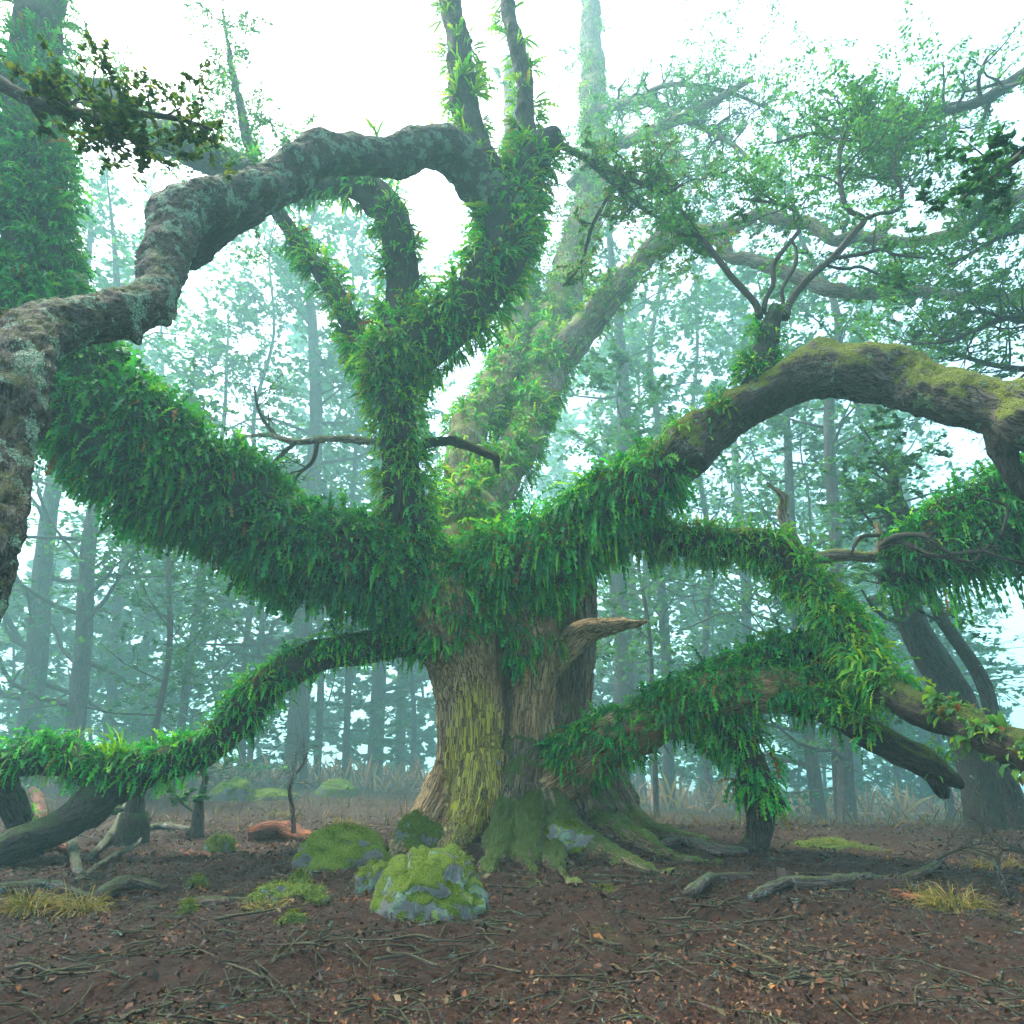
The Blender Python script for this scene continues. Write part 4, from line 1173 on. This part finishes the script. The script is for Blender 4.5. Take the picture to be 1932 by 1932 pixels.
# thin sapling stem with a bare twig, left of the broken log
def thin_tree(name, pts, label, sprouts, seed, mat='dead_wood'):
    p = pxpath(pts, 0.08)
    rng = np.random.default_rng(seed)
    V, Q, T, g = tube(p, 9, 0.12, 0)
    bag = Bag()
    bag.add(V, Q, T, None, g)
    out = []
    sprout_along(p, 0.3, 1.0, sprouts, 0.7, rng, out, 1)
    branch_tubes(bag, out, 4, 0.12)
    root = empty(name, p.p[0], label=label, category='sapling')
    link('stem', bag.mesh('stem', [M[mat]]), root)
thin_tree('bare_sapling', [(554, 1572, 10.6, 5), (552, 1530, 10.6, 4), (546, 1490, 10.6, 4), (550, 1470, 10.6, 3), (570, 1445, 10.6, 2.5), (580, 1420, 10.6, 1.5)], 'thin pale bare sapling behind the broken log', 6, 61)
thin_tree('bare_sapling', [(1905, 1700, 6.8, 5), (1890, 1660, 6.8, 5), (1882, 1620, 6.8, 4.5), (1895, 1600, 6.8, 4), (1925, 1606, 6.8, 3), (1960, 1600, 6.8, 2)], 'bent bare sapling at the lower right edge', 8, 62)
thin_tree('bare_sapling', [(1755, 1650, 8.0, 4), (1765, 1625, 8.0, 3), (1790, 1610, 8.0, 2.5), (1850, 1590, 8.0, 1.5)], 'forked bare twig standing on the litter at the right', 9, 63)

# sticks scattered on the litter
def sticks(n):
    rng = np.random.default_rng(77)
    metas = []
    for k in range(10):
        ln = rng.uniform(0.3, 0.8)
        pts = [[-ln / 2, 0, 0, 0.009]]
        for i in range(1, 6):
            pts.append([-ln / 2 + ln * i / 5, rng.normal(0, 0.012), abs(rng.normal(0, 0.010)), 0.009 * (1 - 0.12 * i)])
        V, Q, T, g = tube(path(pts, 0.05), 6, 0.1, 0)
        metas.append(mesh('fallen_stick', V, Q, T, [M['dead_wood'] if k % 3 else M['twig']], True, None, g))
    i = 0
    while i < n:
        px, py = rng.uniform(0, 1932), 1610 + 250 * rng.uniform(0, 1) ** 1.3
        g = on_ground(px, py, 1)
        if 690 < px < 940 and py < 1725 or 540 < px < 760 and py < 1640 or 800 < px < 1150 and py < 1640:
            continue
        o = link('fallen_stick', metas[rng.integers(0, 10)], None, label='thin dead stick lying on the brown leaf litter', category='stick', group='sticks on the forest floor')
        o.location = (g[0], g[1], g[2] + 0.015)
        o.rotation_euler = (rng.normal(0, 0.1), rng.normal(0, 0.10), rng.uniform(0, 6.28))
        s = rng.uniform(0.5, 1.3)
        o.scale = (s, s, s * 1.0)
        i += 1
sticks(130)
# ------------------------------------------------------------------ the forest behind
FAR_COLS = [(0.03, 0.1092, 0.055), (0.024, 0.092, 0.055), (0.04, 0.1323, 0.055), (0.055, 0.138, 0.044)]

def forest_tree(px, Y, rpx, H, lo, spread, nb, label, seed, lean=(0, 0), leaf=0.0104, per_m=32, bark='far_bark', cols=FAR_COLS, name='forest_tree', boughs_up=0.12, group='trees in the misty forest behind', topcut=1.0, kink=0.22):
    rng = np.random.default_rng(seed)
    b = ground_pt(px, Y)
    r = rpx * depth(b) / FPX
    pts = []
    w = rng.normal(0, kink, (7, 2)) * min(H, 12) * 0.25
    for i in range(7):
        f = i / 6
        pts.append([b[0] + lean[0] * H * f + w[i, 0] * f, b[1] + lean[1] * H * f + w[i, 1] * f, b[2] - 0.15 + H * f, r * (1.0 - 0.60 * f - 0.34 * f ** 4)])
    pts.insert(1, [b[0] + lean[0] * 0.5, b[1], b[2] + 0.5, r * 1.02])
    pts[0][3] = r * 1.45
    p = path(pts, 0.35 if Y > 15 else 0.2)
    V, Q, T, g = tube(p, 12 if rpx < 15 else 18, 0.07, 0.0 if rpx < 12 else 0.02, 7, 0.2, seed=seed)
    bag = Bag()
    bag.add(V, Q, T, None, g)
    out = []
    for k in range(nb):
        f = lo + (1 - lo) * (k + rng.uniform(0, 1)) / nb
        i = min(int(f * (len(p.p) - 1)), len(p.p) - 1)
        a = rng.uniform(0, 2 * np.pi)
        ln = spread * (1.05 - 0.65 * (f - lo) / max(1 - lo, 0.01)) * rng.uniform(0.6, 1.2)
        d = np.array([math.cos(a), math.sin(a), rng.uniform(-0.05, 0.5)])
        crooked(p.p[i], d, ln, max(p.r[i] * 0.33, 0.012), 1, rng, out, 0.30, boughs_up * 0.2, (4, 6), 0.45, 0.5, 0.8)
    branch_tubes(bag, [q for n_, q in enumerate(out) if q[1] > 0 or n_ % 4 == 0], 4, 0.55 if Y < 20 else 1.3)
    root = empty(name, b, label=label, category='tree', group=group)
    link('trunk', bag.mesh('trunk', [M[bark]]), root)
    if out:
        lb = sprays(out, rng, per_m, leaf * Y, cols)
        link('crown', lb.mesh('crown', [M['leaf']], False), root, kind='stuff')

TREES = [
 # px, Y, r, height, lo, spread, boughs, label, extra
 (42, 19, 25, 24, 0.18, 4.5, 26, 'broad misty trunk at the far left edge', {}),
 (128, 17, 21, 22, 0.15, 4.5, 28, 'thick misty trunk second from the left edge', {}),
 (196, 23, 11, 20, 0.12, 4.0, 26, 'slim misty trunk behind the low left limb', {}),
 (272, 15, 8, 10, 0.14, 2.8, 26, 'slender tree leaning right above the low left limb', {'lean': (0.09, 0)}),
 (372, 12.6, 9, 2.0, 0.30, 0.8, 4, 'thin mossy stem standing just behind the low left limb', {}),
 (250, 11.6, 23, 1.7, 0.45, 0.6, 2, 'dark mossy trunk half hidden under the low left limb', {'bark': 'wet_bark'}),
 (557, 19.5, 25, 25, 0.22, 4.5, 26, 'stout misty trunk between the low left limb and the great trunk', {}),
 (597, 24, 9, 21, 0.15, 3.5, 22, 'narrow trunk just right of the stout misty one', {}),
 (706, 26, 18, 27, 0.22, 4.5, 24, 'tall straight misty trunk halfway to the great trunk', {}),
 (754, 28, 12, 26, 0.22, 4.0, 22, 'misty trunk nearest the left side of the great trunk', {}),
 (776, 25, 6, 16, 0.10, 2.6, 20, 'thin dark pole beside the great trunk', {}),
 (470, 22, 7, 13, 0.08, 3.2, 26, 'bushy tree in the mist left of the stout trunk', {}),
 (330, 20, 10, 19, 0.10, 3.6, 28, 'forked-looking misty tree above the dip of the low left limb', {'lean': (0.06, 0)}),
 (1187, 26, 9.5, 24, 0.25, 3.6, 16, 'leftmost of four straight trunks under the low right limb', {}),
 (1213, 23, 11, 23, 0.28, 3.6, 16, 'second of four straight trunks under the low right limb', {'lean': (-0.035, 0)}),
 (1238, 25, 9, 23, 0.25, 3.6, 16, 'third of four straight trunks under the low right limb', {'lean': (-0.02, 0)}),
 (1262, 20, 14, 25, 0.28, 4.0, 18, 'rightmost and thickest of four straight trunks under the low right limb', {}),
 (1330, 30, 6, 14, 0.08, 3.8, 28, 'bushy tree seen through the arch of the low right limb', {}),
 (1240, 15.5, 6, 13, 0.35, 2.6, 14, 'thin dark tree behind the low right limb', {'lean': (-0.03, 0)}),
 (1546, 17.5, 16, 19, 0.12, 4.0, 24, 'misty trunk right of the propping stem', {'lean': (-0.05, 0)}),
 (1580, 16.5, 5, 13, 0.10, 3.0, 18, 'thin pole between two misty trunks at the right', {}),
 (1600, 16, 19, 22, 0.10, 4.5, 24, 'broad-based misty trunk right of the thin pole', {}),
 (1700, 24, 8, 13, 0.05, 4.5, 28, 'low spreading tree in the mist at the right', {}),
 (1885, 13.5, 44, 8.0, 0.5, 2.0, 14, 'huge dark trunk leaning at the right edge', {'lean': (-0.12, 0.02), 'bark': 'wet_bark'}),
 (1932, 12.6, 18, 8.0, 0.45, 2.2, 14, 'dark stem against the right edge beside the huge trunk', {'lean': (-0.05, 0), 'bark': 'wet_bark'}),
 (1800, 19, 9, 17, 0.20, 3.8, 22, 'straight slim trunk behind the hanging ferns at the right', {}),
 (1170, 19, 24, 26, 0.42, 4.5, 22, 'pale trunk rising behind the right limb', {'lean': (0.02, 0)}),
 (1062, 34, 17, 32, 0.35, 5.0, 24, 'faint trunk in the bright gap above the right limb', {}),
 (1420, 26, 15, 30, 0.25, 5.5, 30, 'tall hazy tree behind the mossy arch of the right limb', {}),
 (1620, 30, 16, 32, 0.25, 6.0, 32, 'hazy spreading tree filling the upper right mist', {}),
 (1760, 26, 14, 29, 0.22, 6.0, 32, 'hazy tree above the hanging ferns at the right', {}),
 (560, 30, 9, 27, 0.35, 5.0, 24, 'pale tree in the white mist left of the upright limb', {}),
 (260, 26, 9, 29, 0.35, 5.5, 26, 'faint tall tree above the great left limb', {}),
 (455, 21, 8, 27, 0.42, 5.0, 34, 'pale tall tree seen through the loop of the arching limb', {}),
 (650, 22, 8, 28, 0.42, 5.0, 34, 'pale tall tree between the arching limb and the upright limb', {}),
 (1340, 21, 9, 28, 0.40, 5.5, 34, 'pale tall tree right of the rear stem', {}),
]
YOUNG = [(10, 26, 9, 'leafy young tree at the far left edge'), (165, 30, 10, 'leafy young tree between the thick left trunks'), (235, 36, 12, 'hazy leafy tree above the low left limb'),
         (395, 30, 11, 'soft leafy tree under the great left limb'), (545, 44, 13, 'pale leafy tree behind the stout misty trunk'),
         (660, 40, 11, 'leafy tree between the narrow and the tall straight trunks'), (790, 44, 12, 'leafy tree close behind the great trunk'),
         (1160, 34, 11, 'leafy tree behind the four straight trunks'), (1390, 36, 11, 'hazy leafy tree behind the propping stem'),
         (1510, 38, 10, 'hazy leafy tree right of the propping stem'), (1740, 30, 9, 'leafy young tree left of the huge leaning trunk'),
         (1820, 36, 12, 'leafy tree behind the huge leaning trunk'), (1340, 48, 16, 'tall pale leafy tree above the low right limb'), (1560, 46, 17, 'tall pale leafy tree under the mossy arch'),
         (1720, 44, 18, 'tall pale leafy tree behind the hanging ferns'), (300, 48, 17, 'tall pale leafy tree beyond the great left limb'), (70, 40, 15, 'pale leafy tree behind the broad left trunks')]
for k, (px, Y, H, lab) in enumerate(YOUNG):
    Y, H = Y * 2.0, H * 1.75
    forest_tree(px, Y, 4, H, 0.06, 1.4 + 0.26 * H, 34, lab, 400 + k, name='young_tree', per_m=34, leaf=0.0118, group='young leafy trees in the mist', lean=(0.65 * (px - 966) / 3744, 0))
for k, t in enumerate(TREES):
    px, Y, r, H, lo, sp, nb, lab, ex = t
    ex = dict(ex)
    if px < 1800:
        l0 = ex.get('lean', (0, 0))
        ex['lean'] = (l0[0] + 0.65 * (px - 966) / 3744, l0[1])
    if Y > 14:
        f = (12 + (Y - 12) * 3.8) / Y
        Y, sp = Y * f, sp * f ** 0.75
        H = min(H * f ** 0.85, 60)
        lo, nb, sp, r = lo * 0.55, nb + 10, sp * 1.15, r * 0.88
    forest_tree(px, Y, r, H, lo, sp, nb, lab, 100 + k, **ex)

# pale bracken and dead stalks far behind, and scrub on the forest floor
def blades(name, n, area, h, w, cols, seed, lean=0.35, mat='grass', K=3):
    rng = np.random.default_rng(seed)
    px = rng.uniform(area[0], area[1], n)
    Y = rng.uniform(area[2], area[3], n)
    x = (px - HALF) / FPX * (Y * _ct)
    z = ground_z(x, Y)
    base = np.stack([x, Y, z - 0.02], -1)
    d = np.array([0, 0, 1.0]) + rng.normal(0, lean, (n, 3))
    L_ = rng.uniform(*h, n)
    V, F, _ = fronds(base, d, L_, np.full(n, w) * rng.uniform(0.6, 1.4, n), rng.uniform(0.1, 0.9, n), 'strap', K, rng)
    b = Bag()
    put_fronds(b, V, 'strap', F, K, pal(n, cols, 0.35, rng))
    link(name, b.mesh(name, [M[mat]], False), None, kind='stuff', label='mass of ' + {'bracken': 'pale dead bracken far behind the trunks', 'scrub': 'brown twiggy scrub on the ground behind the great tree'}[name], category=name)
PINK = [(0.22, 0.13, 0.10), (0.30, 0.19, 0.15), (0.16, 0.10, 0.08), (0.26, 0.20, 0.10), (0.10, 0.10, 0.05)]
blades('bracken', 6500, (-200, 2150, 36, 120), (0.8, 2.6), 0.15, PINK, 201, 0.45)
blades('scrub', 8000, (-150, 2080, 13.5, 42), (0.12, 0.60), 0.026, [(0.06, 0.045, 0.025), (0.10, 0.07, 0.035), (0.05, 0.06, 0.02), (0.12, 0.10, 0.03)], 202, 0.8, K=2)
# ------------------------------------------------------------------ grass tufts, fallen leaves, twigs
def tuft(px, py, w, label, seed, cols, h=(0.10, 0.28), n=170):
    rng = np.random.default_rng(seed)
    g = on_ground(px, py, 1)
    R = w * depth(g) / FPX
    a = rng.uniform(0, 6.283, n)
    q = np.sqrt(rng.uniform(0, 1, n)) * R
    x, y = g[0] + q * np.cos(a), g[1] + q * np.sin(a) * 0.7
    base = np.stack([x, y, ground_z(x, y) - 0.01], -1)
    d = np.array([0, 0, 1.0]) + np.stack([np.cos(a), np.sin(a), 0 * a], -1) * 0.5 + rng.normal(0, 0.3, (n, 3))
    V, F, _ = fronds(base, d, rng.uniform(*h, n), np.full(n, 0.007), rng.uniform(0.8, 2.6, n), 'strap', 4, rng)
    b = Bag()
    put_fronds(b, V - g, 'strap', F, 4, pal(n, cols, 0.3, rng))
    o = link('grass_tuft', b.mesh('grass_tuft', [M['grass']], False), None, label=label, category='grass', group='grass tufts on the forest floor')
    o.location = Vector(g)
DRY = [(0.16, 0.15, 0.035), (0.22, 0.18, 0.05), (0.10, 0.12, 0.03)]
tuft(55, 1716, 34, 'yellow grass tuft at the lower left corner', 1, DRY, n=320)
tuft(150, 1722, 34, 'yellow grass tuft right of the lower left corner', 2, DRY, n=320)
tuft(1800, 1712, 46, 'dry grass tuft at the lower right', 3, DRY, n=320)
tuft(1720, 1700, 40, 'flattened dry grass left of the lower right tuft', 4, DRY, (0.06, 0.16), 260)
tuft(650, 1560, 24, 'straw-coloured grass tuft behind the sloping boulder', 5, DRY, n=200)
tuft(540, 1540, 22, 'straw-coloured grass tuft behind the broken log', 6, DRY, n=200)
tuft(1880, 1640, 30, 'grass tuft at the foot of the huge leaning trunk', 7, DRY, n=200)
tuft(505, 1716, 40, 'pale grass in front of the flat mossy rock', 8, DRY, (0.05, 0.14), 220)

def leaf_litter(n):
    rng = np.random.default_rng(301)
    Y = 2.2 + 15 * rng.uniform(0, 1, n) ** 1.6
    px = rng.uniform(-150, 2080, n)
    x = (px - HALF) / FPX * (Y * _ct - _st)
    pat = fbm(np.stack([x, Y, 0 * x], -1) * 1.4, 3)
    ok = rng.uniform(-0.9, 0.30, n) < pat
    x, Y, pat = x[ok], Y[ok], pat[ok]
    m = len(x)
    C = np.stack([x, Y, ground_z(x, Y) + rng.uniform(0.002, 0.04, m)], -1)
    cols = np.array([(0.055, 0.020, 0.010), (0.085, 0.030, 0.012), (0.032, 0.015, 0.010), (0.12, 0.05, 0.02), (0.018, 0.010, 0.008), (0.018, 0.010, 0.008), (0.06, 0.034, 0.022), (0.22, 0.075, 0.016), (0.035, 0.035, 0.020), (0.17, 0.12, 0.05)])  # leaf colours lowered too, with canopy shade put into them
    b = Bag()
    size = np.clip(0.0085 * Y ** 0.6, 0.015, 0.04) * np.exp(rng.normal(0, 0.45, m))
    V, Q = leaf_quads(C, size, 0.5, rng, 0.5)
    V = V.reshape(-1, 4, 3)
    V[:, [1, 3], 2] += (size * rng.uniform(-0.25, 0.35, m))[:, None]
    b.add(V.reshape(-1, 3), Q, None, np.repeat(pal(m, cols, 0.4, rng) * (0.78 + 0.5 * pat[:, None]), 4, 0))
    link('leaf_litter', b.mesh('leaf_litter', [M['litter']], False), None, kind='stuff', label='brown fallen leaves covering the ground', category='leaves')
leaf_litter(100000)

def twig_litter(n):
    rng = np.random.default_rng(302)
    b = Bag()
    for k in range(n):
        Y = 2.4 + 12 * rng.uniform() ** 1.4
        px = rng.uniform(-80, 2010)
        x = (px - HALF) / FPX * (Y * _ct - _st)
        ln, a = rng.uniform(0.1, 0.45), rng.uniform(0, 6.28)
        r = rng.uniform(0.002, 0.006)
        pts = []
        for i in range(4):
            f = i / 3 - 0.5
            xx, yy = x + math.cos(a) * ln * f + rng.normal(0, 0.007), Y + math.sin(a) * ln * f + rng.normal(0, 0.007)
            pts.append([xx, yy, float(ground_z(xx, yy)) + 0.012 + abs(rng.normal(0, 0.012)), r])
        V, Q, T, g = tube(path(pts, 0.12), 4, 0, 0, cap=False)
        b.add(V, Q, None, None, g)
    link('twig_litter', b.mesh('twig_litter', [M['dead_wood']]), None, kind='stuff', label='scatter of fine dead twigs on the leaf litter', category='twigs')
twig_litter(1900)
# ------------------------------------------------------------------ haze
def build_haze():
    x, y0, y1, z0, z1 = 520.0, -50.0, 560.0, -8.0, 70.0
    V = [(a, b, c) for a in (-x, x) for b in (y0, y1) for c in (z0, z1)]
    Q = [(0, 1, 3, 2), (4, 6, 7, 5), (0, 4, 5, 1), (2, 3, 7, 6), (0, 2, 6, 4), (1, 5, 7, 3)]
    m, t = new_mat('pale_mist')
    k = NT(t)
    v = k.n('VolumePrincipled')
    v.inputs['Color'].default_value = (0.50, 0.93, 0.91, 1)
    v.inputs['Density'].default_value = HAZE_DENSITY
    v.inputs['Anisotropy'].default_value = 0.25
    o = k.n('OutputMaterial')
    t.links.new(v.outputs[0], o.inputs['Volume'])
    link('haze', mesh('haze', V, Q, None, [m], False), kind='stuff')
build_haze()
